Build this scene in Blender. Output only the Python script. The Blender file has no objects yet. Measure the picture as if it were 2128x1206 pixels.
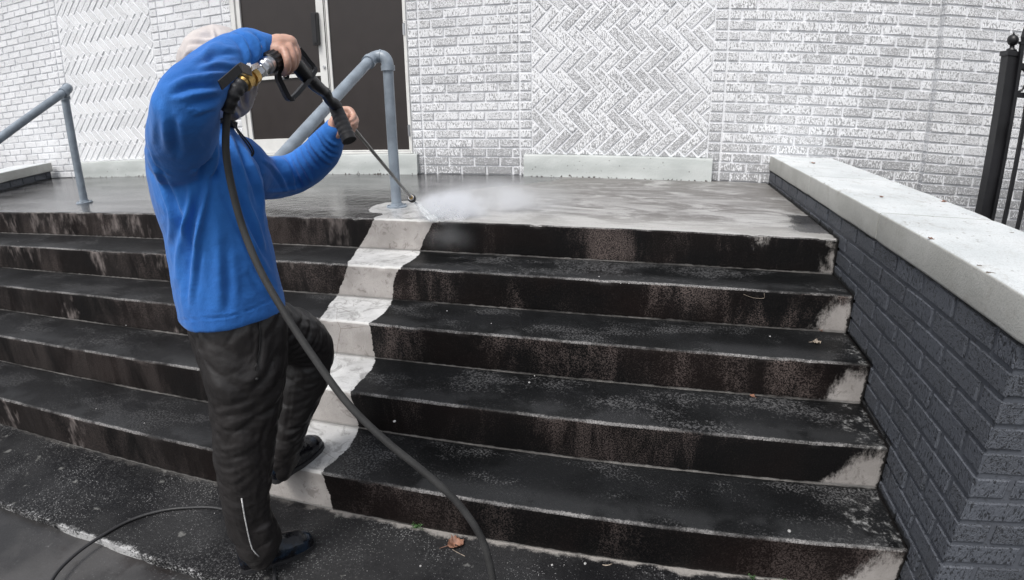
import bpy, bmesh, math, random
import numpy as np
from mathutils import Matrix, Vector, noise as mnoise

SC = bpy.context.scene
COL = SC.collection
random.seed(7)
RNG = np.random.RandomState(11)

# ------------------------------------------------------------------ camera
CAM = np.array([0.659239, -4.562098, 0.606332])
CR = np.array([0.97057646, 0.24041362, -0.01351404])
CU = np.array([-0.06586133, 0.31903490, 0.94545175])
CF = np.array([-0.23161093, 0.91674316, -0.32548172])
PW, PH = 2128.0, 1206.0
FL, FA, FB = 1167.31, 0.1896194, 0.01040745
cd = bpy.data.cameras.new('camera')
cam = bpy.data.objects.new('camera', cd)
COL.objects.link(cam)
SC.camera = cam
cam.matrix_world = Matrix(((CR[0], CU[0], -CF[0], CAM[0]), (CR[1], CU[1], -CF[1], CAM[1]),
                           (CR[2], CU[2], -CF[2], CAM[2]), (0, 0, 0, 1)))
cd.type = 'PANO'                      # an action-camera wide lens
cd.panorama_type = 'FISHEYE_LENS_POLYNOMIAL'
cd.sensor_fit = 'HORIZONTAL'
cd.sensor_width = 36
cd.sensor_height = 36 * 580 / 1024
cd.fisheye_fov = math.radians(180)
cd.fisheye_polynomial_k0 = 0
cd.fisheye_polynomial_k1 = -0.0507203644560273
cd.fisheye_polynomial_k2 = 2.1887146381659112e-05
cd.fisheye_polynomial_k3 = 2.5124539328997863e-05
cd.fisheye_polynomial_k4 = -4.6207286140138425e-07
cd.clip_start = 0.01
cd.clip_end = 500

# ------------------------------------------------------------------ light
world = bpy.data.worlds.new('World')
SC.world = world
world.use_nodes = True
wn = world.node_tree
wn.nodes.clear()
wo = wn.nodes.new('ShaderNodeOutputWorld')
wb = wn.nodes.new('ShaderNodeBackground')
sky = wn.nodes.new('ShaderNodeTexSky')
sky.sky_type = 'NISHITA'
sky.sun_disc = False
SUN_EL, SUN_ROT = math.radians(58), math.radians(200)
sky.sun_elevation = SUN_EL
sky.sun_rotation = SUN_ROT
sky.dust_density = 4.0
sky.air_density = 1.0
hs = wn.nodes.new('ShaderNodeHueSaturation')
hs.inputs['Saturation'].default_value = 0.30
wn.links.new(sky.outputs[0], hs.inputs['Color'])
wn.links.new(hs.outputs[0], wb.inputs['Color'])
wb.inputs['Strength'].default_value = 0.145
SC.cycles.volume_bounces = 6
SC.cycles.max_bounces = 12
wn.links.new(wb.outputs[0], wo.inputs['Surface'])
sl = bpy.data.lights.new('sun', 'SUN')
sl.energy = 1.7
sl.angle = math.radians(18)
sl.color = (1.0, 0.98, 0.95)
so = bpy.data.objects.new('sun', sl)
COL.objects.link(so)
# direction the light comes from
sd = Vector((math.sin(SUN_ROT) * math.cos(SUN_EL), math.cos(SUN_ROT) * math.cos(SUN_EL), math.sin(SUN_EL)))
so.rotation_euler = sd.to_track_quat('Z', 'Y').to_euler()
so.location = (0, -6, 8)
SC.view_settings.view_transform = 'Standard'
SC.view_settings.look = 'None'
SC.view_settings.gamma = 1
SC.view_settings.use_curve_mapping = False
SC.view_settings.exposure = 0.25

# ------------------------------------------------------------------ measures (metres)
H = 0.1695          # riser
D = 0.3138          # tread
LD = 1.848          # landing depth
XC = 1.548          # inner face of right parapet
XL = -7.2           # stairs run on to the left
GZ = -5 * H         # pavement
CH = 0.0745         # brick course
BP = 0.2235         # brick pitch
JT = 0.0165         # joint

# ------------------------------------------------------------------ calibration helpers
def proj(P):
    d = np.asarray(P, float) - CAM
    X, Y, Z = d @ CR, d @ CU, d @ CF
    rho = np.hypot(X, Y) + 1e-12
    th = np.arctan2(rho, Z)
    rr = FL * (th + FA * th ** 3 + FB * th ** 5)
    return np.stack([PW / 2 + X * rr / rho, PH / 2 - Y * rr / rho], -1)

_tt = np.linspace(0, 1.2, 4000)
_rt = FL * (_tt + FA * _tt ** 3 + FB * _tt ** 5)
def ray(px, py):
    x, y = px - PW / 2, PH / 2 - py
    r = math.hypot(x, y)
    t = np.interp(r, _rt, _tt)
    return CF * math.cos(t) + math.sin(t) * (CR * x + CU * y) / max(r, 1e-9)
def hit(px, py, axis, v):
    d = ray(px, py)
    return CAM + d * (v - CAM[axis]) / d[axis]
# frame of the man: origin on the ground, facing MF, his right is MR
MO = np.array([-.47, -3.39, GZ])
MF = np.array([.62, .78, 0.]); MF /= np.linalg.norm(MF)
MR = np.array([MF[1], -MF[0], 0.])
def PB(px, py, s):
    d = ray(px, py)
    return CAM + d * (((MO - CAM) @ MR + s) / (d @ MR))

# ------------------------------------------------------------------ object helpers
def tag(o, label=None, cat=None, group=None, kind=None):
    if label: o['label'] = label
    if cat: o['category'] = cat
    if group: o['group'] = group
    if kind: o['kind'] = kind
    return o

def link(name, me, mat=None, parent=None, smooth=False):
    o = bpy.data.objects.new(name, me)
    COL.objects.link(o)
    if mat is not None: me.materials.append(mat)
    if parent is not None: o.parent = parent
    if smooth:
        me.polygons.foreach_set('use_smooth', [True] * len(me.polygons))
    return o

def empty(name, loc=(0, 0, 0)):
    o = bpy.data.objects.new(name, None)
    COL.objects.link(o)
    o.location = loc
    o.empty_display_size = .1
    return o

def reparent(o, p):
    """parent o to p, keeping its world place (p is unrotated)"""
    o.parent = p
    o.location = Vector(o.location) - Vector(p.location)

class MB:
    def __init__(s): s.v = []; s.f = []; s.n = 0
    def add(s, v, f):
        s.v.extend([tuple(map(float, a)) for a in v]); s.f.extend([tuple(i + s.n for i in a) for a in f]); s.n += len(v)
    def box(s, a, b):
        x0, y0, z0 = a; x1, y1, z1 = b
        s.add([(x0, y0, z0), (x1, y0, z0), (x1, y1, z0), (x0, y1, z0), (x0, y0, z1), (x1, y0, z1), (x1, y1, z1), (x0, y1, z1)],
              [(0, 3, 2, 1), (4, 5, 6, 7), (0, 1, 5, 4), (1, 2, 6, 5), (2, 3, 7, 6), (3, 0, 4, 7)])
    def tube(s, pts, r, n=16, cap=True):
        pts = [np.asarray(p, float) for p in pts]
        rs = r if hasattr(r, '__len__') else [r] * len(pts)
        V = []; F = []
        prev = None
        for i, p in enumerate(pts):
            t = pts[min(i + 1, len(pts) - 1)] - pts[max(i - 1, 0)]
            t /= np.linalg.norm(t) + 1e-12
            if prev is None:
                a = np.array([0, 0, 1.]) if abs(t[2]) < .9 else np.array([1., 0, 0])
                u = np.cross(t, a)
            else:
                u = prev - t * (prev @ t)
            u /= np.linalg.norm(u); prev = u
            w = np.cross(t, u)
            for k in range(n):
                an = 2 * math.pi * k / n
                V.append(p + (u * math.cos(an) + w * math.sin(an)) * rs[i])
        for i in range(len(pts) - 1):
            for k in range(n):
                a = i * n + k; b = i * n + (k + 1) % n
                F.append((a, b, b + n, a + n))
        if cap:
            F.append(tuple(reversed(range(n)))); F.append(tuple(range((len(pts) - 1) * n, len(pts) * n)))
        s.add(V, F)
    def ball(s, c, r, nu=14, nv=9, sx=(1, 1, 1), M=None):
        V = []; F = []
        c = np.asarray(c, float)
        V.append((0, 0, 1))
        for j in range(1, nv):
            for i in range(nu):
                a = 2 * math.pi * i / nu; b = math.pi * j / nv
                V.append((math.cos(a) * math.sin(b), math.sin(a) * math.sin(b), math.cos(b)))
        V.append((0, 0, -1))
        V = np.array(V) * r * np.array(sx)
        if M is not None: V = V @ np.asarray(M)
        V = V + c
        for i in range(nu): F.append((0, 1 + i, 1 + (i + 1) % nu))
        for j in range(nv - 2):
            for i in range(nu):
                a = 1 + j * nu + i; b = 1 + j * nu + (i + 1) % nu
                F.append((a, a + nu, b + nu, b))
        L = len(V) - 1; st = 1 + (nv - 2) * nu
        for i in range(nu): F.append((L, st + (i + 1) % nu, st + i))
        s.add(V, F)
    def loft(s, rings, cap=True):
        n = len(rings[0]); V = []; F = []
        for R_ in rings: V.extend(R_)
        for i in range(len(rings) - 1):
            for k in range(n):
                a = i * n + k; b = i * n + (k + 1) % n
                F.append((a, b, b + n, a + n))
        if cap:
            F.append(tuple(reversed(range(n)))); F.append(tuple(range((len(rings) - 1) * n, len(rings) * n)))
        s.add(V, F)
    def mesh(s, name):
        me = bpy.data.meshes.new(name)
        me.from_pydata(s.v, [], s.f); me.update()
        bm = bmesh.new(); bm.from_mesh(me)
        bmesh.ops.recalc_face_normals(bm, faces=bm.faces)
        bm.to_mesh(me); bm.free()
        return me
    def build(s, name, mat, parent=None, smooth=False, bevel=0):
        me = s.mesh(name)
        if bevel:
            bm = bmesh.new(); bm.from_mesh(me)
            bmesh.ops.bevel(bm, geom=[e for e in bm.edges if e.calc_face_angle(0) > .5], offset=bevel, segments=2, affect='EDGES', profile=.7)
            bm.to_mesh(me); bm.free()
        o = link(name, me, mat, parent, smooth)
        return o

def cr(pts, n=8):
    """catmull-rom through points"""
    P = [np.asarray(p, float) for p in pts]
    P = [2 * P[0] - P[1]] + P + [2 * P[-1] - P[-2]]
    out = []
    for i in range(1, len(P) - 2):
        for k in range(n):
            t = k / n
            a, b, c, d = P[i - 1], P[i], P[i + 1], P[i + 2]
            out.append(.5 * ((2 * b) + (c - a) * t + (2 * a - 5 * b + 4 * c - d) * t * t + (3 * b - a - 3 * c + d) * t ** 3))
    out.append(P[-2])
    return out

def auto_smooth(o, ang=40):
    me = o.data
    bm = bmesh.new(); bm.from_mesh(me)
    for f_ in bm.faces: f_.smooth = True
    for e in bm.edges:
        e.smooth = e.calc_face_angle(0) < math.radians(ang)
    bm.to_mesh(me); bm.free()
    return o

# ------------------------------------------------------------------ node helpers
class N:
    def __init__(s, name):
        s.m = bpy.data.materials.new(name); s.m.use_nodes = True
        s.t = s.m.node_tree; s.t.nodes.clear()
        s.out = s.t.nodes.new('ShaderNodeOutputMaterial')
        s.b = s.t.nodes.new('ShaderNodeBsdfPrincipled')
        s.t.links.new(s.b.outputs[0], s.out.inputs[0])
        s.co = s.t.nodes.new('ShaderNodeNewGeometry').outputs['Position']
    def node(s, typ, **kw):
        n = s.t.nodes.new(typ)
        for k, v in kw.items(): setattr(n, k, v)
        return n
    def lk(s, a, b):
        if isinstance(a, (int, float)): b.default_value = a
        elif isinstance(a, (tuple, list)): b.default_value = tuple(a) + ((1,) if len(a) == 3 and b.type == 'RGBA' else ())
        else: s.t.links.new(a, b)
    def math(s, op, a, b=0.0, c=None, clamp=False):
        n = s.node('ShaderNodeMath', operation=op, use_clamp=clamp)
        s.lk(a, n.inputs[0]); s.lk(b, n.inputs[1])
        if c is not None: s.lk(c, n.inputs[2])
        return n.outputs[0]
    def scale(s, v):
        n = s.node('ShaderNodeVectorMath', operation='MULTIPLY'); s.lk(s.co, n.inputs[0]); n.inputs[1].default_value = v
        return n.outputs[0]
    def noise(s, sc, vec=None, det=2, rough=.5, dist=0):
        n = s.node('ShaderNodeTexNoise'); s.lk(vec if vec is not None else s.co, n.inputs['Vector'])
        n.inputs['Scale'].default_value = sc; n.inputs['Detail'].default_value = det
        n.inputs['Roughness'].default_value = rough; n.inputs['Distortion'].default_value = dist
        return n.outputs[0]
    def voro(s, sc, vec=None, feat='F1', out='Distance'):
        n = s.node('ShaderNodeTexVoronoi', feature=feat); s.lk(vec if vec is not None else s.co, n.inputs['Vector'])
        n.inputs['Scale'].default_value = sc
        return n.outputs[out]
    def ss(s, v, a, b, lo=0., hi=1.):
        n = s.node('ShaderNodeMapRange', interpolation_type='SMOOTHSTEP')
        s.lk(v, n.inputs[0])
        s.lk(a, n.inputs[1]); s.lk(b, n.inputs[2]); s.lk(lo, n.inputs[3]); s.lk(hi, n.inputs[4])
        return n.outputs[0]
    def mix(s, f, a, b):
        n = s.node('ShaderNodeMix', data_type='RGBA')
        s.lk(f, n.inputs[0]); s.lk(a, n.inputs[6]); s.lk(b, n.inputs[7])
        return n.outputs[2]
    def attr(s, name):
        return s.node('ShaderNodeAttribute', attribute_name=name).outputs['Fac']
    def sep(s):
        n = s.node('ShaderNodeSeparateXYZ'); s.lk(s.co, n.inputs[0]); return n.outputs
    def bump(s, h, dist=.002, strength=1., prev=None):
        n = s.node('ShaderNodeBump'); s.lk(h, n.inputs['Height'])
        n.inputs['Distance'].default_value = dist; n.inputs['Strength'].default_value = strength
        if prev is not None: s.lk(prev, n.inputs['Normal'])
        return n.outputs[0]
    def fin(s, color=None, rough=None, normal=None, **kw):
        if color is not None: s.lk(color, s.b.inputs['Base Color'])
        if rough is not None: s.lk(rough, s.b.inputs['Roughness'])
        if normal is not None: s.lk(normal, s.b.inputs['Normal'])
        for k, v in kw.items(): s.lk(v, s.b.inputs[k.replace('_', ' ')])
        return s.m

def simple(name, col, rough=.5, bumpsc=None, bd=.0005, var=.15, metal=0., sheen=0., coat=0., vs=8):
    m = N(name)
    nz = m.noise(vs, det=4)
    c = m.mix(m.ss(nz, .3, .7), tuple(x * (1 - var) for x in col), tuple(min(1, x * (1 + var)) for x in col))
    nm = m.bump(m.noise(bumpsc, det=3), bd) if bumpsc else None
    m.fin(c, m.ss(nz, .2, .8, rough * .85, min(1, rough * 1.15)), nm, Metallic=metal, Coat_Weight=coat)
    if sheen: m.b.inputs['Sheen Weight'].default_value = sheen
    return m.m

# ------------------------------------------------------------------ materials
def mat_brick(name, face, pit, amount=.5, joint=False, fs=1., bd=.004):
    """painted rug-face brick: raised paint with unpainted pits in vertical strokes"""
    m = N(name)
    v1 = m.scale((1.0, 1.0, .42)); v2 = m.scale((1.0, 1.0, 1.0))
    a = m.noise(150 * fs, v1, 2, .6, .6); b = m.noise(120 * fs, v2, 3, .65, 1.5)
    rnd = m.attr('rnd'); dirt = m.attr('dirt')
    sel = m.ss(rnd, .35, .65)
    h = m.math('ADD', m.math('MULTIPLY', a, m.math('SUBTRACT', 1, sel)), m.math('MULTIPLY', b, sel))
    th = m.math('ADD', .437, m.math('MULTIPLY', m.math('SUBTRACT', rnd, .5), .06))
    th = m.math('ADD', th, m.math('MULTIPLY', dirt, .13))
    th = m.math('ADD', th, m.math('MULTIPLY', m.math('SUBTRACT', m.noise(1.6, det=3), .5), .14))
    pitm = m.ss(m.math('SUBTRACT', th, h), -.01, .045)
    tone = m.noise(2.2, det=4)
    fc = m.mix(m.ss(tone, .3, .7), tuple(x * .93 for x in face), face)
    fc = m.mix(m.math('MULTIPLY', m.ss(m.noise(7, det=5), .55, .8), .25), fc, (face[0] * .8, face[1] * .76, face[2] * .72))
    if not joint:
        col = m.mix(m.math('MULTIPLY', pitm, amount), fc, pit)
        nm = m.bump(h, bd, 1.0)
    else:
        g = m.noise(60, det=3)
        col = m.mix(m.math('MULTIPLY', m.ss(m.math('ADD', g, m.math('MULTIPLY', dirt, .12)), .58, .75), .5), fc, pit)
        nm = m.bump(g, .002)
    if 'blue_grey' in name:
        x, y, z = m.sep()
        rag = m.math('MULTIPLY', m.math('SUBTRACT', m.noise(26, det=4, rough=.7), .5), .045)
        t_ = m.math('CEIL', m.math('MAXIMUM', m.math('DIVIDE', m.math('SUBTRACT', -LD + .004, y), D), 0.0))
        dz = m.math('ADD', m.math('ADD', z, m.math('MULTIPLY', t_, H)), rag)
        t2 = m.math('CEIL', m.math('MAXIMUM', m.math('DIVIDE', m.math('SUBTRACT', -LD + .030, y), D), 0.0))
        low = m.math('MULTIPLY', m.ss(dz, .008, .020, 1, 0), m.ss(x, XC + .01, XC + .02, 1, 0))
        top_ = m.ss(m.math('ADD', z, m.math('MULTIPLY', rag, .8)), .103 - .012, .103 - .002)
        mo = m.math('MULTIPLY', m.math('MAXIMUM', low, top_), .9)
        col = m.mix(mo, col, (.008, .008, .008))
    m.fin(col, .62, nm)
    return m.m

M = {}
M['brick_white'] = mat_brick('white_painted_brick', (.84, .85, .87), (.12, .12, .125), amount=.68, fs=.78, bd=.006)
M['joint_white'] = mat_brick('white_painted_joint', (.80, .81, .835), (.3, .3, .3), joint=True)
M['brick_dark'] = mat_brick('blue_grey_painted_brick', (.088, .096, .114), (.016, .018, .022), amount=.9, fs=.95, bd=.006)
M['joint_dark'] = mat_brick('blue_grey_painted_joint', (.078, .085, .101), (.018, .018, .02), joint=True)

def mat_plinth():
    m = N('pale_painted_concrete')
    z = m.sep()[2]
    n = m.noise(3, m.scale((1, 1, 2.5)), 4)
    c = m.mix(m.ss(n, .35, .7), (.40, .425, .415), (.50, .525, .515))
    chips = m.ss(m.math('ADD', m.noise(45, det=3), m.math('MULTIPLY', m.ss(z, .0, .022, 1, 0), .16)), .70, .74)
    c = m.mix(chips, c, (.06, .05, .045))
    return m.fin(c, .5, m.bump(m.noise(70, det=3), .0012))
M['plinth'] = mat_plinth()

def mat_cap():
    m = N('off_white_concrete_coping')
    s = m.sep()
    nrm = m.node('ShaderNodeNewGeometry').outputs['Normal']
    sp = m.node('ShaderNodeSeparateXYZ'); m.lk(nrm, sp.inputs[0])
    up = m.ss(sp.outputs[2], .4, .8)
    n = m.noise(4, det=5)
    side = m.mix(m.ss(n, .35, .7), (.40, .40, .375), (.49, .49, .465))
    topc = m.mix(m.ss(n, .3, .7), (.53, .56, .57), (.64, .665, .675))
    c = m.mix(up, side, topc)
    stain = m.math('MULTIPLY', m.ss(m.noise(7, det=6, rough=.75, dist=1.), .54, .70), .55)
    c = m.mix(stain, c, (.30, .28, .25))
    sp2 = m.ss(m.noise(34, det=3), .69, .71)
    c = m.mix(m.math('MULTIPLY', sp2, up), c, (.10, .075, .055))
    gr = m.noise(170, det=3, rough=.7)
    c = m.mix(m.math('MULTIPLY', m.ss(gr, .48, .66), .34), c, (.25, .25, .24))
    return m.fin(c, .72, m.bump(gr, .0025, .8, m.bump(n, .006)))
M['cap'] = mat_cap()

def mat_concrete(kind):
    """algae-blackened concrete with washed strips.  kind: riser/tread stair, landing, ground"""
    m = N('stained_concrete_' + kind)
    x, y, z = m.sep()
    nrm = m.node('ShaderNodeNewGeometry').outputs['True Normal']
    sp = m.node('ShaderNodeSeparateXYZ'); m.lk(nrm, sp.inputs[0])
    up = m.ss(sp.outputs[2], .5, .8)
    clean = m.attr('clean'); worn = m.attr('worn'); nose = m.attr('nose'); crev = m.attr('crev')
    g1 = m.noise(190, det=2, rough=.8)            # fine speckle
    g2 = m.noise(115, det=3, rough=.8)
    big = m.noise(2.3, m.scale((1, 1, 1)), 4, .55)
    streak = m.noise(5.5, m.scale((1, 9, .30)), 5, .7, .5)
    # ---- dirty risers
    patch = m.ss(m.math('ADD', m.math('MULTIPLY', streak, .5), m.math('MULTIPLY', m.noise(2.1, m.scale((1, 11, 1)), 4), .5)), .40, .64)
    spk = m.ss(m.math('ADD', g1, m.math('MULTIPLY', patch, .12)), .53, .68)
    left = m.ss(x, -1.3, -.6, 1, 0)
    dr = m.mix(m.ss(m.noise(1.7, det=3), .4, .65), (.003, .003, .0033), (.0075, .005, .0046))
    dr = m.mix(m.math('MULTIPLY', left, m.ss(streak, .38, .62, .15, .8)), dr, (.021, .018, .0175))
    patch = m.math('MULTIPLY', m.ss(patch, .15, 1.), m.ss(z, -.80, -.10, .40, 1.))
    spk = m.math('MULTIPLY', spk, m.math('SUBTRACT', 1, m.math('MULTIPLY', left, .55)))
    dr = m.mix(m.math('MULTIPLY', spk, m.math('ADD', .06, m.math('MULTIPLY', patch, .62))), dr, (.165, .132, .122))
    sm = m.math('MULTIPLY', m.math('MULTIPLY', left, m.ss(m.noise(3.2, m.scale((1, 11, .45)), 5, .7), m.ss(z, -.36, -.05, .60, .50), m.ss(z, -.36, -.05, .72, .64))), .8)
    dr = m.mix(sm, dr, (.23, .20, .19))
    # ---- dirty treads
    tp = m.ss(m.noise(3.4, m.scale((1, 1.8, 1)), 4, .6), .40, .66)
    tspk = m.ss(m.math('ADD', g2, m.math('MULTIPLY', tp, .12)), .59, .69)
    dt = m.mix(m.ss(big, .4, .62), (.0045, .0048, .0052), (.012, .0125, .0135))
    dt = m.mix(m.math('MULTIPLY', tspk, m.ss(tp, 0, 1, .18, .6)), dt, (.14, .14, .143))
    dt = m.mix(m.math('MULTIPLY', left, .45), dt, (.019, .0185, .0195))
    film = m.math('MULTIPLY', m.ss(m.math('SUBTRACT', .085, nose), -.05, .03), m.ss(m.noise(4, det=3), .46, .55))
    dt = m.mix(m.math('MULTIPLY', film, .5), dt, (.036, .037, .039))
    dirty = m.mix(up, dr, dt)
    # pale worn line along the nosing and a mortar-pale line in the inner corner
    nl = m.math('ADD', nose, m.math('MULTIPLY', m.math('SUBTRACT', g2, .5), .050))
    nl = m.math('ADD', nl, m.math('MULTIPLY', m.math('SUBTRACT', m.noise(9, det=2), .5), .012))
    nlm = m.math('MULTIPLY', m.ss(nl, .001, .0115, 1, 0), m.math('MULTIPLY', m.ss(m.noise(4, det=5, rough=.75), .38, .62, .05, 1.), m.ss(g1, .36, .60, .25, 1.)))
    dirty = m.mix(m.math('MULTIPLY', nlm, .75), dirty, (.33, .32, .315))
    cl = m.math('ADD', crev, m.math('MULTIPLY', m.math('SUBTRACT', m.noise(30, det=3), .5), .008))
    clm = m.math('MULTIPLY', m.ss(cl, .0040, .0085, 1, 0), m.ss(m.noise(2.1, det=4, rough=.7), .36, .6, .15, .95))
    dirty = m.mix(clm, dirty, (.40, .385, .37))
    # ---- washed concrete
    cw = m.noise(6, det=5, rough=.6)
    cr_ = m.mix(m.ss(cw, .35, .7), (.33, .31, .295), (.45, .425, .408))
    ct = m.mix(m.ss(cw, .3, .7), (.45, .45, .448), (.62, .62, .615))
    ct = m.mix(m.math('MULTIPLY', m.ss(m.noise(9, det=6, rough=.75, dist=1.6), .47, .62), .6), ct, (.19, .187, .18))
    cr_ = m.mix(m.math('MULTIPLY', m.ss(m.noise(16, det=6, rough=.75, dist=.8), .55, .66), .55), cr_, (.15, .13, .12))
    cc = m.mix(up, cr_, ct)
    crack = m.ss(m.voro(3.3, m.scale((1, 1, 1)), 'DISTANCE_TO_EDGE'), 0, .006, 1, 0)
    cc = m.mix(m.math('MULTIPLY', crack, m.ss(m.noise(3, det=1), .52, .6, 0, .7)), cc, (.16, .13, .11))
    cc = m.mix(m.math('MULTIPLY', m.ss(g2, .60, .70), .35), cc, (.2, .185, .17))
    cc = m.mix(m.math('MULTIPLY', m.math('MAXIMUM', m.ss(nose, .004, .016, 1, 0), m.ss(crev, .003, .009, 1, 0)), .75), cc, (.62, .615, .60))
    if kind == 'landing':
        st = m.noise(5, m.scale((.45, 13, 1)), 5, .7, .5)
        st2 = m.noise(2.5, m.scale((.7, 1.6, 1)), 4, .6, .8)
        mo_ = m.noise(2.6, m.scale((.8, 1.6, 1)), 6, .7, .9)
        wash = m.mix(m.ss(mo_, .40, .58), (.135, .127, .12), (.40, .398, .39))
        lines = m.math('MULTIPLY', m.ss(m.noise(4, m.scale((.5, 19, 1)), 4, .65, .35), .53, .64), m.ss(m.noise(1.6, det=3), .38, .56))
        wash = m.mix(m.math('MULTIPLY', lines, .75), wash, (.085, .08, .076))
        wash = m.mix(m.math('MULTIPLY', m.ss(st, .52, .66), .4), wash, (.46, .46, .455))
        wash = m.mix(m.math('MULTIPLY', m.ss(m.noise(8, m.scale((.6, 1.5, 1)), 6, .75, 1.), .55, .66), .5), wash, (.13, .125, .12))
        
        wash = m.mix(m.math('MULTIPLY', m.ss(st2, .36, .62), m.ss(y, -1.7, -.6, .05, .9)), wash, (.125, .118, .11))
        wash = m.mix(m.math('MULTIPLY', m.ss(y, -1.8, -1.45, 1, 0), .55), wash, (.46, .455, .44))
        wash = m.mix(m.math('MULTIPLY', m.ss(g2, .54, .66), .45), wash, (.09, .088, .085))
        wet = m.mix(m.ss(m.noise(2, m.scale((.5, 2.2, 1)), 4, .55, .6), .38, .62), (.034, .033, .034), (.115, .114, .116))
        wn_ = m.math('ADD', m.attr('washed'), m.math('MULTIPLY', m.math('SUBTRACT', m.noise(7, det=5, rough=.65), .5), .22))
        wm = m.ss(wn_, -.02, .05)
        dirty = m.mix(wm, wet, wash)
        dirty = m.mix(m.math('MULTIPLY', nlm, m.ss(x, -1, -.8, .35, 1)), dirty, (.45, .44, .43))
    if kind == 'ground':
        ag = m.voro(130); agc = m.voro(130, out='Color')
        spn = m.node('ShaderNodeSeparateColor'); m.lk(agc, spn.inputs[0])
        pt = m.ss(m.noise(2.6, det=5, rough=.6), .36, .66)
        dirty0 = m.math('MULTIPLY', m.ss(g2, .48, .66), pt)
        stone = m.math('MULTIPLY', m.ss(m.math('ADD', ag, m.math('MULTIPLY', m.math('SUBTRACT', 1, pt), .22)), .30, .42, 1, 0), m.ss(spn.outputs[0], .35, .55))
        dirty = m.mix(m.ss(big, .38, .64), (.008, .008, .009), (.026, .026, .027))
        dirty = m.mix(m.math('MULTIPLY', dirty0, .7), dirty, (.085, .085, .087))
        dirty = m.mix(m.math('MULTIPLY', stone, m.ss(m.noise(1.9, det=3), .4, .6, .2, .85)), dirty, (.19, .19, .19))
        dirty = m.mix(m.math('MULTIPLY', m.ss(m.noise(14, det=5), .66, .72), .6), dirty, (.19, .19, .18))
        e1 = m.math('ADD', nose, m.math('MULTIPLY', m.math('SUBTRACT', m.noise(11, det=5, rough=.7), .5), .10))
        dirty = m.mix(m.math('MULTIPLY', m.ss(e1, -.004, .016, 1, 0), m.ss(m.math('ADD', g2, m.ss(m.noise(3, det=2), .4, .6, -.08, .1)), .42, .56)), dirty, (.46, .46, .46))
        e2 = m.math('ADD', crev, m.math('MULTIPLY', m.math('SUBTRACT', m.noise(9, det=5, rough=.7), .5), .13))
        dirty = m.mix(m.math('MULTIPLY', m.ss(e2, -.004, .020, 1, 0), m.ss(x, -.6, -.3, .12, .8)), dirty, (.36, .34, .32))
    # ---- masks
    wob = m.math('ADD', m.math('MULTIPLY', m.math('SUBTRACT', m.noise(22, det=5, rough=.7), .5), .034), m.math('MULTIPLY', m.math('SUBTRACT', m.noise(6, det=2), .5), .035))
    fine = m.math('MULTIPLY', m.math('SUBTRACT', g2, .5), .008)
    cm = m.ss(m.math('ADD', m.math('ADD', clean, wob), fine), -.0015, .0025)
    wob2 = m.math('MULTIPLY', m.math('SUBTRACT', m.noise(13, m.scale((1.4, 1.4, .8)), 5, .8), .5), .22)
    wmk = m.ss(m.math('ADD', m.math('ADD', worn, wob2), m.math('MULTIPLY', fine, 4.0)), -.012, .055)
    cm = m.math('MAXIMUM', cm, m.math('MULTIPLY', wmk, .85))
    col = m.mix(cm, dirty, cc)
    # black mould seam where the stairs meet the right parapet
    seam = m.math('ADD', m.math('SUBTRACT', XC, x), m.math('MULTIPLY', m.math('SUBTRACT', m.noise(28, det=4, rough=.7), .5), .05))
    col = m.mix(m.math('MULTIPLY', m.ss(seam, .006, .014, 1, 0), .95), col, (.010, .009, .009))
    # ---- gloss: wet
    wetn = m.noise(1.5, det=3)
    rough = m.ss(wetn, .36, .62, .34, .62)
    rough = m.math('ADD', rough, m.math('MULTIPLY', cm, .15))
    rough = m.math('ADD', rough, m.math('MULTIPLY', m.math('SUBTRACT', 1, up), .12))
    if kind == 'landing':
        rough = m.ss(wm, 0, 1, .16, .46)
    if kind == 'ground':
        rough = m.ss(wetn, .36, .62, .40, .7)
    hgt = m.math('ADD', m.math('MULTIPLY', g2, .6), m.math('MULTIPLY', g1, .3))
    bs = .0022
    if kind == 'landing': bs = .0007
    if kind == 'ground': bs = .004
    nm = m.bump(hgt, bs, .8, m.bump(m.noise(14, det=4), .0035, .8))
    m.b.inputs['Specular IOR Level'].default_value = .5 if kind == 'landing' else .16
    return m.fin(col, rough, nm)
M['stair'] = mat_concrete('stair')
M['landing'] = mat_concrete('landing')
M['ground'] = mat_concrete('ground')

def mat_lower():
    m = N('smooth_wet_pavement')
    n = m.noise(3, det=4)
    c = m.mix(m.ss(n, .4, .65), (.022, .021, .021), (.058, .056, .056))
    c = m.mix(m.math('MULTIPLY', m.ss(m.noise(10, det=5, rough=.7), .64, .72), .6), c, (.22, .22, .22))
    c = m.mix(m.math('MULTIPLY', m.ss(m.noise(2.2, det=5, rough=.7), .52, .62), .7), c, (.014, .010, .009))
    c = m.mix(m.math('MULTIPLY', m.ss(m.noise(120, det=3, rough=.8), .58, .70), m.ss(m.noise(4, det=3), .42, .6, .1, .6)), c, (.15, .15, .15))
    return m.fin(c, m.ss(n, .4, .6, .30, .55), m.bump(m.noise(120, det=3), .0012))
M['lower'] = mat_lower()

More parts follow.
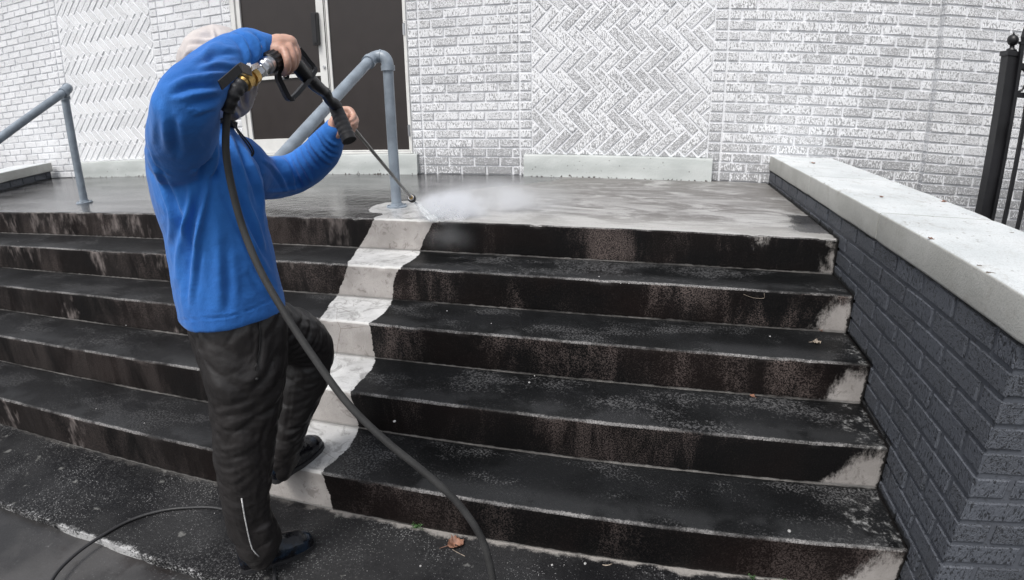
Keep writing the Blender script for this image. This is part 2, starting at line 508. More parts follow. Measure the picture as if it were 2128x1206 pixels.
M['pipe'] = simple('blue_grey_painted_pipe', (.235, .275, .32), .38, 60, .0006, .16, vs=14)
M['iron'] = simple('black_painted_iron', (.010, .010, .012), .42, 120, .0004, .3)
M['alu'] = simple('white_aluminium_frame', (.72, .72, .70), .4, 40, .0003, .05)
M['screen'] = simple('dark_door_screen', (.027, .0215, .0205), .34, 900, .0002, .06)
M['blackplastic'] = simple('black_plastic', (.014, .014, .016), .42, 160, .0004, .25)
M['blackrubber'] = simple('black_rubber', (.020, .020, .022), .55, 220, .0006, .25)
M['hose'] = simple('grey_black_hose', (.026, .026, .026), .75, 300, .0006, .28, vs=30)
M['steel'] = simple('zinc_plated_steel', (.62, .63, .65), .28, 90, .0003, .1, metal=1.)
M['lance'] = simple('steel_lance', (.16, .155, .15), .38, 90, .0003, .2, metal=.8)
M['brass'] = simple('brass', (.52, .34, .12), .33, 120, .0004, .15, metal=1.)
M['cord'] = simple('black_cord', (.008, .008, .009), .7, 400, .0006, .2)
M['reflect'] = simple('silver_reflective_piping', (.55, .55, .55), .5, 300, .001, .3, vs=120)
M['deadleaf'] = simple('dry_brown_leaf', (.23, .115, .075), .6, 90, .002, .35, vs=40)
M['paleleaf'] = simple('dry_pale_leaf', (.30, .25, .20), .6, 90, .002, .4, vs=60)
M['weed'] = simple('green_weed_leaf', (.035, .095, .02), .5, 80, .001, .3, vs=60)
M['stone'] = simple('pale_grit', (.36, .355, .35), .7, 90, .001, .2, vs=60)

def mat_skin():
    m = N('skin')
    n = m.noise(22, det=3)
    c = m.mix(m.ss(n, .35, .7), (.50, .285, .215), (.60, .37, .285))
    m.fin(c, .46, m.bump(m.noise(260, det=3), .0006, .6, m.bump(m.noise(60, det=2), .001)))
    m.b.inputs['Subsurface Weight'].default_value = .15
    m.b.inputs['Subsurface Radius'].default_value = (.01, .004, .002)
    return m.m
M['skin'] = mat_skin()

def mat_cloth(name, c0, c1, rough, weave=900, wd=.0004, sheen=.3, var=5, mid=60, md=.0005):
    m = N(name)
    n = m.noise(var, det=4)
    c = m.mix(m.ss(n, .3, .7), c0, c1)
    m.fin(c, rough, m.bump(m.noise(weave, det=1), wd, .6, m.bump(m.noise(mid, det=3), md)))
    m.b.inputs['Sheen Weight'].default_value = sheen
    m.b.inputs['Sheen Roughness'].default_value = .5
    return m.m
M['blue'] = mat_cloth('royal_blue_fleece', (.013, .118, .42), (.022, .165, .54), .88, 500, .0007, .12, 5, 90, .0012)
M['trouser'] = mat_cloth('dark_nylon_trousers', (.013, .0115, .0115), (.019, .0168, .0168), .46, 1200, .0002, .0, 6, 45, .0012)
M['hood'] = mat_cloth('pale_pink_grey_cloth', (.44, .395, .38), (.56, .515, .50), .85, 420, .0006, .2, 9, 50, .0015)
def mat_shoe():
    m = N('wet_dark_rubber_shoe')
    n = m.noise(14, det=3)
    c = m.mix(m.ss(n, .48, .6), (.006, .006, .008), (.011, .020, .035))
    return m.fin(c, m.ss(m.noise(30, det=3), .4, .6, .12, .34), m.bump(m.noise(40, det=4), .0025))
M['shoe'] = mat_shoe()

# ------------------------------------------------------------------ brickwork
def clip_poly(poly, x0, x1, z0, z1):
    def cl(P, fn, inter):
        out = []
        for i in range(len(P)):
            a, b = P[i], P[(i + 1) % len(P)]
            ia, ib = fn(a), fn(b)
            if ia: out.append(a)
            if ia != ib: out.append(inter(a, b))
        return out
    def ix(v): return lambda a, b: (v, a[1] + (b[1] - a[1]) * (v - a[0]) / (b[0] - a[0]))
    def iz(v): return lambda a, b: (a[0] + (b[0] - a[0]) * (v - a[1]) / (b[1] - a[1]), v)
    for fn, it in ((lambda p: p[0] >= x0, ix(x0)), (lambda p: p[0] <= x1, ix(x1)), (lambda p: p[1] >= z0, iz(z0)), (lambda p: p[1] <= z1, iz(z1))):
        if len(poly) < 3: return []
        poly = cl(poly, fn, it)
    return poly

class Bricks:
    """bricks on a plane: origin o, u direction along the wall, n outward normal"""
    def __init__(s): s.v = []; s.f = []; s.rnd = []; s.dirt = []
    def add(s, poly, o, u, n, t, bev, dirtf=None):
        poly = [np.array(p, float) for p in poly]
        c = sum(poly) / len(poly)
        area = 0
        for i in range(len(poly)):
            a, b = poly[i], poly[(i + 1) % len(poly)]
            area += a[0] * b[1] - a[1] * b[0]
        if abs(area) / 2 < 2e-4: return
        if area < 0: poly = poly[::-1]
        tt = t + random.uniform(-.0018, .0018)
        tilt = (random.uniform(-.012, .012), random.uniform(-.03, .03))
        base = len(s.v); k = len(poly)
        rings = [(0, 0.), (tt - bev * .8, 0.), (tt, bev)]
        r = random.random(); dv = dirtf(c[0], c[1]) if dirtf else 0
        jit = [np.array([random.uniform(-.0012, .0012), random.uniform(-.0012, .0012)]) for _ in poly]
        for dep, ins in rings:
            for j, p in enumerate(poly):
                dlt = c - p; L = np.linalg.norm(dlt)
                q = p + dlt / L * ins * 1.4 + jit[j]
                dd = dep + (tilt[0] * (p[0] - c[0]) + tilt[1] * (p[1] - c[1]) if dep > 0 else 0)
                s.v.append(tuple(o + u * q[0] + n * dd + np.array([0, 0, q[1]])))
                s.rnd.append(r); s.dirt.append(dv)
        for a in range(2):
            for j in range(k):
                j2 = (j + 1) % k
                s.f.append((base + a * k + j, base + a * k + j2, base + (a + 1) * k + j2, base + (a + 1) * k + j))
        s.f.append(tuple(base + 2 * k + j for j in range(k)))
    def build(s, name, mat, parent):
        me = bpy.data.meshes.new(name); me.from_pydata(s.v, [], s.f); me.update()
        for nm, d in (('rnd', s.rnd), ('dirt', s.dirt)):
            a = me.attributes.new(nm, 'FLOAT', 'POINT'); a.data.foreach_set('value', d)
        bm = bmesh.new(); bm.from_mesh(me); bmesh.ops.recalc_face_normals(bm, faces=bm.faces); bm.to_mesh(me); bm.free()
        return link(name, me, mat, parent)

def running(B, o, u, n, u0, u1, z0, z1, t, headL=False, headR=False, shift=0., dirtf=None, bev=.004):
    """rows of running bond between u0 and u1"""
    k0 = int(math.floor(z0 / CH + .001)); k1 = int(math.ceil(z1 / CH))
    for k in range(k0, k1):
        za, zb = k * CH + JT * .5, (k + 1) * CH - JT * .5
        if za < z0 - .03 or zb > z1 + .03: continue
        za += random.uniform(-.0012, .0012); zb += random.uniform(-.0012, .0012)
        a, b = u0, u1
        hb = BP * .46
        if headL:
            B.add([(a, za), (a + hb - JT, za), (a + hb - JT, zb), (a, zb)], o, u, n, t, bev, dirtf); a += hb
        if headR:
            B.add([(b - hb + JT, za), (b, za), (b, zb), (b - hb + JT, zb)], o, u, n, t, bev, dirtf); b -= hb
        x = a
        if (k % 2) == 0: ln = BP * .5
        else: ln = BP
        ln -= shift * BP
        if ln < .05: ln += BP
        while x < b - .015:
            e = min(x + ln - JT, b)
            if b - e < .045: e = b
            e += random.uniform(-.0015, .0015) if e < b else 0
            B.add([(x, za), (e, za), (e, zb), (x, zb)], o, u, n, t, bev, dirtf)
            x = e + JT
            ln = BP

def herring(B, o, u, n, u0, u1, z0, z1, t, dirtf=None):
    w = CH * 0.985; nn = 3
    r2 = 1 / math.sqrt(2)
    def W(a, b): return ((a + b) * r2 * w, (b - a) * r2 * w)   # (1,1) -> +x ; (1,0) -> right-down
    g = JT * .5 / w
    span = int((abs(u1 - u0) + abs(z1 - z0)) / (w * r2)) + 20
    for i in range(-span, span):
        for j in range(-span, span):
            for typ in (0, 1):
                a0, b0 = i + 2 * nn * j, i
                if typ == 0: q = (a0, b0, a0 + nn, b0 + 1)
                else: q = (a0 + nn, b0 - nn + 1, a0 + nn + 1, b0 + 1)
                q = (q[0] + g, q[1] + g, q[2] - g, q[3] - g)
                P = [W(q[0], q[1]), W(q[2], q[1]), W(q[2], q[3]), W(q[0], q[3])]
                cx = (u0 + u1) / 2; cz = z0
                P = [(p[0] + cx, p[1] + cz) for p in P]
                if max(p[0] for p in P) < u0 or min(p[0] for p in P) > u1 or max(p[1] for p in P) < z0 or min(p[1] for p in P) > z1: continue
                P = clip_poly(P, u0, u1, z0, z1)
                if len(P) < 3: continue
                B.add(P, o, u, n, t, .0035, dirtf)

ux = np.array([1., 0, 0]); uy = np.array([0., 1, 0]); NY = np.array([0., -1, 0])
ZT = 2.9
building = empty('brick_building', (0, .2, 0))
tag(building, 'white painted brick building with herringbone panels and a dark double door', 'building')
def bdirt(x, z):
    d = 0
    if x > -1.6: d += .35
    if x > -1.6 and z < .35: d += .9 * (1 - max(z, 0) / .35)
    if x > 2.5: d += -.1
    if x < -3.2: d -= .55
    d += .25 * mnoise.noise(Vector((x * .9, z * .9, 3.)))
    return d
T = .0105
PX0, PX1 = -.303, 1.069
QX0, QX1 = -5.53, -4.13
DX0, DX1 = -3.11, -1.355
# backing walls
def wallslab(x0, x1, y0, z0, z1, name='wall_backing'):
    b = MB(); b.box((x0, y0, z0), (x1, .30, z1)); return b
bk = MB()
bk.box((-9.5, 0, GZ), (DX0, .30, ZT)); bk.box((DX1, 0, GZ), (2.69, .30, ZT)); bk.box((DX0, 0.002, 2.15), (DX1, .298, ZT - .003)); bk.box((DX0, .002, GZ), (DX1, .298, .17))
bk.box((2.69, -.075, GZ), (8.0, .297, ZT - .002))
me = bk.mesh('wall')
# subdivide for the dirt attribute
bm = bmesh.new(); bm.from_mesh(me)
a_d = bm.verts.layers.float.new('dirt'); a_r = bm.verts.layers.float.new('rnd')
for v in bm.verts: v[a_d] = .1; v[a_r] = .5
bm.to_mesh(me); bm.free()
o = link('wall', me, M['joint_white']); reparent(o, building)
B = Bricks()
O0 = np.array([0., 0, 0])
running(B, O0, ux, NY, -9.4, QX0 - .012, 0, ZT, T, headR=True, dirtf=bdirt)
running(B, O0, ux, NY, QX1 + .012, DX0 - .012, 0, ZT, T, headL=True, headR=True, dirtf=bdirt)
running(B, O0, ux, NY, DX1 + .008, PX0 - .010, 0, ZT, T, headL=True, headR=True, dirtf=bdirt)
running(B, O0, ux, NY, PX1 + .010, 2.675, GZ + .02, ZT, T, headL=True, shift=.1, dirtf=bdirt)
running(B, np.array([0, -.075, 0]), ux, NY, 2.692, 7.9, GZ + .02, ZT, T, shift=.3, dirtf=bdirt)
running(B, np.array([2.69, -.003, 0]), np.array([0., -1, 0]), np.array([-1., 0, 0]), 0.0, .082, GZ + .02, ZT, .009, dirtf=bdirt)
running(B, O0, ux, NY, DX0 + .01, DX1 - .01, 2.235, ZT, T, dirtf=bdirt)
o = B.build('brickwork', M['brick_white'], None); reparent(o, building)
for (a, b, nm) in ((PX0, PX1, 'herringbone_panel'), (QX0, QX1, 'herringbone_panel')):
    B = Bricks(); herring(B, O0, ux, NY, a, b, .178, ZT, .0065, dirtf=bdirt)
    o = B.build(nm, M['brick_white'], None); reparent(o, building)
# plinths: lumpy painted concrete blocks at the wall foot
def plinth(x0, x1, z1, y=-.055):
    b = MB(); n = 40
    V = []; F = []
    prof = [(.0, -.01), (y - .012, -.01), (y - .006, .02), (y, .06), (y, z1 - .012), (y + .008, z1), (-.0, z1 + .003)]
    rings = []
    for i in range(n + 1):
        x = x0 + (x1 - x0) * i / n
        rings.append([(x, p[0] + .0025 * mnoise.noise(Vector((x * 4, p[1] * 9, 0))), p[1] + .002 * mnoise.noise(Vector((x * 5, p[0] * 9, 5)))) for p in prof])
    b.loft(rings)
    o = b.build('plinth', M['plinth'], None, smooth=True); auto_smooth(o, 50); reparent(o, building); return o
plinth(-.367, 1.114, .172)
plinth(-3.17, -1.303, .172, -.05)
plinth(-5.56, -4.10, .172)

# ------------------------------------------------------------------ door
door = empty('double_door', (-2.23, -.02, .19)); reparent(door, building)
def dbox(name, mat, boxes, parent, bevel=.0025):
    b = MB()
    for a, c in boxes: b.box(a, c)
    o = b.build(name, M[mat], None, bevel=bevel)
    # place under parent chain
    wl = Vector((0, 0, 0)); p = parent
    while p is not None: wl += Vector(p.location); p = p.parent
    o.parent = parent; o.location = -wl
    return o
Y0 = -.018
fr = dbox('door_frame', 'alu', [((DX0, Y0, .176), (DX0 + .048, .10, 2.15)), ((DX1 - .016, Y0, .176), (DX1, .10, 2.15)),
                               ((DX0 + .048, Y0, 2.09), (DX1 - .016, .10, 2.15)), ((DX0 + .048, Y0 - .004, .176), (DX1 - .016, .10, .192))], door)
XS0, XS1 = -2.205, -2.118     # meeting stiles
ll = dbox('door_leaf', 'alu', [((DX0 + .050, .0, .196), (DX0 + .096, .05, 2.088)), ((XS0, .0, .196), (XS1, .05, 2.088)),
                              ((DX0 + .096, .002, .196), (XS0, .048, .325)), ((DX0 + .096, .002, .865), (XS0, .048, .895)), ((DX0 + .096, .002, 1.98), (XS0, .048, 2.088))], door)
b = MB(); b.box((DX0 + .090, .018, .32), (XS0 + .004, .030, .870)); b.box((DX0 + .090, .018, .89), (XS0 + .004, .030, 1.985))
o = b.build('screen_panel', M['screen']); o.parent = ll
rl = dbox('door_leaf', 'alu', [((XS1 + .006, .004, .196), (XS1 + .030, .046, 2.088)), ((DX1 - .036, .004, .196), (DX1 - .018, .046, 2.088)),
                              ((XS1 + .030, .006, .196), (DX1 - .036, .044, .206)), ((XS1 + .030, .006, 2.06), (DX1 - .036, .044, 2.088))], door)
b = MB(); b.box((XS1 + .026, .016, .202), (DX1 - .032, .028, 2.064))
o = b.build('screen_panel', M['screen']); o.parent = rl
b = MB(); b.box((XS0 - .028, -.045, 1.125), (XS0 + .028, -.003, 1.40)); b.box((XS0 - .012, -.05, 1.14), (XS0 + .02, -.043, 1.385))
o = b.build('door_handle', M['blackplastic'], None, bevel=.004); o.parent = ll
b = MB(); b.tube([(XS0 + .045, .002, .94), (XS0 + .045, -.012, .94)], .013, 14)
o = b.build('door_lock', M['steel']); o.parent = ll
b = MB()
for k in range(1): b.box((XS1 - .012, -.004, .196), (XS1 - .006, 0.001, 2.085))
o = b.build('door_seam', M['iron']); o.parent = ll
for z in (.32, 1.15, 1.9):
    b = MB(); b.tube([(DX1 - .017, -.022, z), (DX1 - .017, -.022, z + .10)], .007, 10); b.box((DX1 - .030, -.0195, z + .004), (DX1 - .006, -.0165, z + .096))
    o = b.build('hinge', M['steel']); o.parent = rl
for z in (.30, .62, .94, 1.26):
    b = MB(); b.tube([(DX1 - .008, -.0175, z), (DX1 - .008, -.0200, z)], .004, 8)
    o = b.build('screw', M['steel']); o.parent = fr

# ------------------------------------------------------------------ staircase
stair = empty('concrete_staircase', (-1.5, -1.5, 0))
tag(stair, 'black stained concrete staircase with one pale washed strip down it', 'staircase')
LB = [(-.798, -.905), (-.803, -.874), (-.793, -.80), (-.828, -.79), (-.72, -.80)]       # left edge of the washed strip: nosing, foot of riser
RB = [(-.418, -.541), (-.512, -.573), (-.534, -.514), (-.487, -.457), (-.446, -.424)]
def clean_sd(x, k, t, part):
    """signed metres inside washed strip. part 'r': t 0 at nosing ..1 riser foot ; part 't': t 0 nosing .. 1 tread back"""
    if part == 'r':
        l = LB[k][0] + (LB[k][1] - LB[k][0]) * t ** 1.2; r = RB[k][0] + (RB[k][1] - RB[k][0]) * (t ** .6)
    else:
        l = LB[k][0] + (LB[k - 1][1] - LB[k][0]) * t; r = RB[k][0] + (RB[k - 1][1] - RB[k][0]) * (t ** 1.6) + .02 * math.sin(t * 3.1)
    return min(x - l, r - x)
def worn_sd(x, k, t, part):
    """pale rubbed patches near the right parapet"""
    if k == 0 and part == 'r' and abs(x - 1.18) < .09:
        q = .034 - math.hypot((x - 1.18) * .75, (t * H - .018) * .8)
        if q > -.05: return q - .012
    if part == 'r':
        wdt = [.065, .135, .15, .19, .16][k]
        top = [.30, .0, .12, .08, 0.][k]
        e = (XC - wdt * (.55 + .6 * t)) if k != 3 else (XC - wdt * (.60 + .55 * t * t))
        if k == 0 and t < .2 and x > XC - .06: return .02
        return min(x - e, (t - top) * H)
    if k in (2, 3, 4): return min(x - (XC - (.05 + .06 * (k - 1)) * (1 - .6 * abs(t - .4))), .04) - .052
    return -.2
def grid_attr(me, names):
    for nm, d in names.items():
        a = me.attributes.new(nm, 'FLOAT', 'POINT'); a.data.foreach_set('value', d)

def make_step(k):
    yN = -LD - k * D; zT = -k * H
    yB = yN + D + .002 if k > 0 else -.002
    R_ = .011
    prof = []   # (y, z, part, t, nose, crev)
    if k == 0:
        nT = 70
        for i in range(nT + 1):
            y = yB + (yN + R_ - yB) * i / nT
            prof.append((y, 0., 't', (y - yN) / (yB - yN), y - yN, 9.))
    else:
        nT = 13
        for i in range(nT + 1):
            y = yB + (yN + R_ - yB) * i / nT
            prof.append((y, zT, 't', (y - yN) / D, y - yN, yB - y))
    prof[-1:-1] = []
    for i in range(1, 5):
        a = math.pi / 2 * i / 5
        prof.append((yN + R_ - R_ * math.sin(a), zT - R_ + R_ * math.cos(a), 't' if a < .8 else 'r', 0., 0.001, 9.))
    nR = 10
    zb = zT - H + .0
    for i in range(nR + 1):
        z = zT - R_ - (H - R_ + .004) * i / nR
        prof.append((yN, z, 'r', (zT - z) / H, .006 + (zT - z) * 1.6, max(z - zb, 0)))
    xs = []
    x = XL
    while x < XC - .001:
        xs.append(x)
        dx = .09 if x < -2.6 else .03
        if -1.05 < x < -.3: dx = .012
        if x > 1.2: dx = .014
        x += dx
    xs.append(XC - .001)
    n = len(prof); V = []; F = []
    A = {'clean': [], 'worn': [], 'nose': [], 'crev': [], 'washed': []}
    for x in xs:
        for (y, z, part, t, no, crv) in prof:
            w = 1. if no < .03 else .35
            dy = (.0026 * mnoise.noise(Vector((x * 6, k * 7., 0))) + .0018 * mnoise.noise(Vector((x * 38, k * 7., 2)))) * w
            dz = .0018 * mnoise.noise(Vector((x * 5, y * 3, k * 7. + 3))) * (1 if k else (1 if y < -1.7 else .3))
            if no < .02:       # chips
                c_ = mnoise.noise(Vector((x * 16, k * 5.3, 9.)))
                if c_ > .30: dz -= (c_ - .30) * .022; dy += (c_ - .30) * .020
                dz -= .0018 * abs(mnoise.noise(Vector((x * 60, k * 5.3, 4.))))
            if k == 0 and abs(x - 1.19) < .035 and z > -.05: dy += .012 * (1 - abs(x - 1.19) / .035)
            V.append((x, y + dy, z + dz))
            if k == 0 and part == 't':
                # strip's head on the landing: round the post foot, bounded behind
                d1 = .155 - math.hypot((x + .825) * 1.0, (y + 1.50) * .75)
                d2 = min(x + .80, -y - 1.55, -.30 - x) if y < -1.5 else -1
                c = max(d1, d2, min(x + .80 , -.35 - x, -1.60 - y))
                if part == 't' and t == 0.: c = clean_sd(x, 0, 0, 'r')
                ws = (x + .56) + .10 * math.sin(y * 5.) + .45 * max(0, -.75 - y) * 0 - .55 * max(0, y + .9)
                dkx = (x - (1.40 + .12 * (y + 1.6)))   # black patch by the parapet
                if y < -1.0: ws = min(ws, max(-(dkx), -1.72 - y, y + 1.30))
                A['washed'].append(ws)
                A['worn'].append(-.2)
            else:
                c = clean_sd(x, k, min(max(t, 0), 1), part)
                A['washed'].append(0.)
                A['worn'].append(worn_sd(x, k, min(max(t, 0), 1), part))
            A['clean'].append(c); A['nose'].append(no); A['crev'].append(crv)
    for i in range(len(xs) - 1):
        for j in range(n - 1):
            a = i * n + j
            F.append((a, a + 1, a + n + 1, a + n))
    # close the slab: back, underside and ends
    m0 = len(V)
    yb, zz = yB, zT - H - .004
    for x in (xs[0], xs[-1]):
        V.append((x, yb, zz))
        for q in A.values(): q.append(-.5)
    i1 = (len(xs) - 1) * n
    F.append(tuple(range(n)) + (m0,)); F.append(tuple(reversed(range(i1, i1 + n))) + (m0 + 1,))
    F.append(tuple(i * n for i in range(len(xs))) + (m0 + 1, m0))
    F.append(tuple(i * n + n - 1 for i in reversed(range(len(xs)))) + (m0, m0 + 1))
    me = bpy.data.meshes.new('step'); me.from_pydata(V, [], F); me.update()
    grid_attr(me, A)
    bm = bmesh.new(); bm.from_mesh(me); bmesh.ops.recalc_face_normals(bm, faces=bm.faces)
    for f_ in bm.faces: f_.smooth = len(f_.verts) == 4
    bm.to_mesh(me); bm.free()
    if k == 0:
        # riser faces of the landing use the stair material
        me.materials.append(M['landing']); me.materials.append(M['stair'])
        for p in me.polygons:
            if p.normal.y < -.5: p.material_index = 1
        o = bpy.data.objects.new('landing', me); COL.objects.link(o)
    else:
        o = link('step', me, M['stair'])
    reparent(o, stair)
    return o
for k in range(5): make_step(k)

# ------------------------------------------------------------------ ground
def ground_sheet(name, x0, x1, y0, y1, z, mat, nx, ny, nosef, crevf, th=.12, edge=0.):
    V = []; F = []; A = {'clean': [], 'worn': [], 'nose': [], 'crev': []}
    xs = np.linspace(x0, x1, nx); ys = np.linspace(y0, y1, ny)
    for i, x in enumerate(xs):
        for j, y in enumerate(ys):
            yy = y + (edge * mnoise.noise(Vector((x * 7, 1, 1))) if j == 0 else 0)
            V.append((x, yy, z + .002 * mnoise.noise(Vector((x * 3, y * 3, 0)))))
            A['clean'].append(-.5); A['worn'].append(-.5); A['nose'].append(nosef(x, y)); A['crev'].append(crevf(x, y))
    for i in range(nx - 1):
        for j in range(ny - 1):
            a = i * ny + j; F.append((a, a + ny, a + ny + 1, a + 1))
    # skirt at the near edge
    b0 = len(V)
    for i, x in enumerate(xs):
        V.append((V[i * ny][0], V[i * ny][1] , z - th))
        A['clean'].append(-.5); A['worn'].append(-.5); A['nose'].append(.0); A['crev'].append(9)
    for i in range(nx - 1):
        F.append((i * ny, b0 + i, b0 + i + 1, (i + 1) * ny))
    me = bpy.data.meshes.new(name); me.from_pydata(V, [], F); me.update(); grid_attr(me, A)
    o = link(name, me, M[mat]); tag(o, kind='structure')
    return o
YE = -3.535
tag(ground_sheet('pavement', -12, 1.56, YE, -3.0, GZ, 'ground', 300, 24, lambda x, y: y - YE, lambda x, y: -3.105 - y, edge=.012), 'speckled black concrete strip at the foot of the stairs', 'pavement')
ground_sheet('ground', -60, 60, -60, 40, GZ - .03, 'lower', 60, 60, lambda x, y: 9, lambda x, y: 9)
ground_sheet('side_ground', 2.0, 12, -12, .0, GZ + .004, 'ground', 30, 30, lambda x, y: 9, lambda x, y: 9)

# ------------------------------------------------------------------ parapets
def slab_cap(b, P0, d, nrm, l0, l1, w0, w1, z0, z1, amp=.002, n=24, rad=.010):
    """coping slab along d from l0 to l1, across nrm from w0 to w1, with worn round arrises"""
    rings = []
    k = 5
    base = []
    for (cx, cz, a0) in ((w1 - rad, z1 - rad, 0), (w0 + rad, z1 - rad, 90), (w0 + rad, z0 + rad, 180), (w1 - rad, z0 + rad, 270)):
        for i in range(k):
            a = math.radians(a0 + 90 * i / (k - 1)); base.append((cx + rad * math.cos(a), cz + rad * math.sin(a)))
    for i in range(n + 1):
        l = l0 + (l1 - l0) * i / n
        ring = []
        sh = .006 if i in (0, n) else 0
        for (w, z) in base:
            mw, mz = (w0 + w1) / 2, (z0 + z1) / 2
            w2 = w + (mw - w) * sh * 2; z2 = z + (mz - z) * sh * 6
            p = np.array([0, 0, z2]) + P0 + d * l + nrm * w2
            q = Vector(p * 5)
            ring.append(p + nrm * amp * mnoise.noise(q) + np.array([0, 0, amp * mnoise.noise(q + Vector((9, 9, 9)))]))
        rings.append(ring)
    b.loft(rings)
YN_ = -3.277
ZC, CT = .215, .112
rp = empty('brick_parapet', (1.79, -1.6, GZ))
tag(rp, 'blue grey painted brick parapet wall with pale concrete coping right of stairs', 'parapet wall')
XW = 2.0
b = MB(); b.box((XC + .009, YN_ + .009, GZ - .02), (XW - .009, -.012, ZC - CT + .005))
me = b.mesh('wall_core')
for nm in ('dirt', 'rnd'):
    a = me.attributes.new(nm, 'FLOAT', 'POINT'); a.data.foreach_set('value', [.3] * len(me.vertices))
o = link('wall_core', me, M['joint_dark']); reparent(o, rp)
B = Bricks()
ztop = ZC - CT
def off(zv): return zv
# inner face looks to -x: u runs +y
zshift = ztop - math.floor(ztop / CH) * CH
OI = np.array([XC + .009, YN_, zshift]); 
def prun(o_, u_, n_, L_, sh=0.):
    running(B, o_, u_, n_, 0.002, L_, GZ - .02 - zshift, ztop - zshift - .002, .0070, shift=sh, dirtf=lambda a, c: .2, bev=.0045)
prun(OI, uy, np.array([-1., 0, 0]), -YN_ - .03)
prun(np.array([XC + .002, YN_ + .009, zshift]), ux, NY, XW - XC - .004, .5)
prun(np.array([XW - .009, YN_, zshift]), uy, np.array([1., 0, 0]), -YN_ - .03, .2)
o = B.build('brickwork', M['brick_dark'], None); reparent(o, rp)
P0 = np.array([0., 0, 0])
WI, WO = XC - .004, XC + .454
for (a, c) in ((-.016, -1.209), (-1.216, -2.274), (-2.281, YN_ - .03)):
    b = MB(); slab_cap(b, P0, NY, ux, -a, -c, WI, WO, ZC - CT, ZC)
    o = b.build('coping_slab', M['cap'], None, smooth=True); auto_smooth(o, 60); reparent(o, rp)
# left parapet, slightly skewed
lp = empty('brick_parapet', (-5.9, -.8, GZ))
tag(lp, 'low brick parapet wall with pale coping at far left of landing', 'parapet wall')
dl = np.array([.44, -1., 0]); dl /= np.linalg.norm(dl); nl = np.array([-dl[1], dl[0], 0])   # nl to the right (inner side)
PL0 = np.array([-6.03, -.02, 0.])
B = Bricks()
b = MB()
def lpt(l, w, z): return PL0 + dl * l + nl * w + np.array([0, 0, z])
q = [lpt(.03, -.40, GZ), lpt(3.2, -.40, GZ), lpt(3.2, -.02, GZ), lpt(.03, -.02, GZ)]
q2 = [p + np.array([0, 0, .09 - GZ]) for p in q]
b.add(q + q2, [(0, 3, 2, 1), (4, 5, 6, 7), (0, 1, 5, 4), (1, 2, 6, 5), (2, 3, 7, 6), (3, 0, 4, 7)])
me = b.mesh('wall_core')
for nm in ('dirt', 'rnd'):
    a = me.attributes.new(nm, 'FLOAT', 'POINT'); a.data.foreach_set('value', [.3] * len(me.vertices))
o = link('wall_core', me, M['joint_dark']); reparent(o, lp)
running(B, lpt(0, -.02, .09 - CH), dl, nl, .04, 3.2, GZ, CH, .009, dirtf=lambda a, c: .2)
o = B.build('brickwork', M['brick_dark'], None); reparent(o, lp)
for (a, c) in ((.035, 1.3), (1.305, 2.5), (2.505, 3.25)):
    b = MB(); slab_cap(b, PL0, dl, nl, a, c, -.44, .02, .093, .195)
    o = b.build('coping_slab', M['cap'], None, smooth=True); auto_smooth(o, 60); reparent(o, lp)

# ------------------------------------------------------------------ handrails
def handrail(x, label, side):
    r = .0300
    h = empty('handrail', (x, -1.5, 0)); tag(h, label, 'handrail', 'pipe handrails on the stairs')
    zt = .868
    yp = -1.502; ox = side * .085
    def part(name, b, smooth=True):
        o = b.build(name, M['pipe'], None, smooth=smooth); auto_smooth(o, 50); reparent(o, h); return o
    b = MB(); b.tube([(x, yp, .006), (x, yp, zt - .055)], r, 24); part('post', b)
    b = MB(); b.tube([(x, yp, .0), (x, yp, .008), (x, yp, .010)], [.062, .062, .058], 28)
    b.tube([(x, yp, .008), (x, yp, .022)], [.040, .036], 24)
    for k in range(4):
        a = k * math.pi / 2 + .6; b.tube([(x + .050 * math.cos(a), yp + .050 * math.sin(a), .008), (x + .050 * math.cos(a), yp + .050 * math.sin(a), .016)], .007, 6)
    part('base_flange', b)
    # elbow fitting with collars
    c1 = np.array([x, yp, zt - .060]); top = np.array([x, yp - .045, zt]); sl = np.array([0, -1, -.50]); sl /= np.linalg.norm(sl)
    e0 = np.array([x, yp, zt - .075]); 
    xr = x + ox
    arc = cr([c1, np.array([x + ox * .05, yp, zt - .030]), np.array([x + ox * .24, yp, zt - .008]), np.array([x + ox * .5, yp, zt]), np.array([x + ox * .78, yp - .010, zt - .004]), np.array([x + ox * .96, yp - .030, zt - .014]), np.array([xr, yp - .058, zt - .0285])], 6)
    b = MB(); b.tube(arc, r * 1.16, 24)
    b.tube([np.array([x, yp, zt - .082]), np.array([x, yp, zt - .054])], r * 1.32, 24)
    q = arc[-1]; b.tube([q - sl * .012, q + sl * .018], r * 1.32, 24)
    m_ = arc[len(arc) // 2 - 1]; m2 = arc[len(arc) // 2 + 1]
    b.tube([m_, m2], r * 1.26, 24)
    part('elbow', b)
    st = arc[-1]
    L_ = 1.56
    en = st + sl * L_
    b = MB(); b.tube([st, en], r, 24); part('rail', b)
    # lower return post at the foot of the stairs
    gz = -H * 4
    b = MB(); b.tube([en, en + np.array([0, 0, -(en[2] - gz)])], r, 24); b.ball(en, r * 1.25, 16, 10); part('lower_post', b)
    b = MB(); b.tube([(en[0], en[1], gz), (en[0], en[1], gz + .01)], .06, 24); part('base_flange', b)
    return h
handrail(-.820, 'blue grey pipe handrail behind the spray lance, in front of the door', -1)
handrail(-3.540, 'blue grey pipe handrail at far left, in front of the herringbone brick', 1)

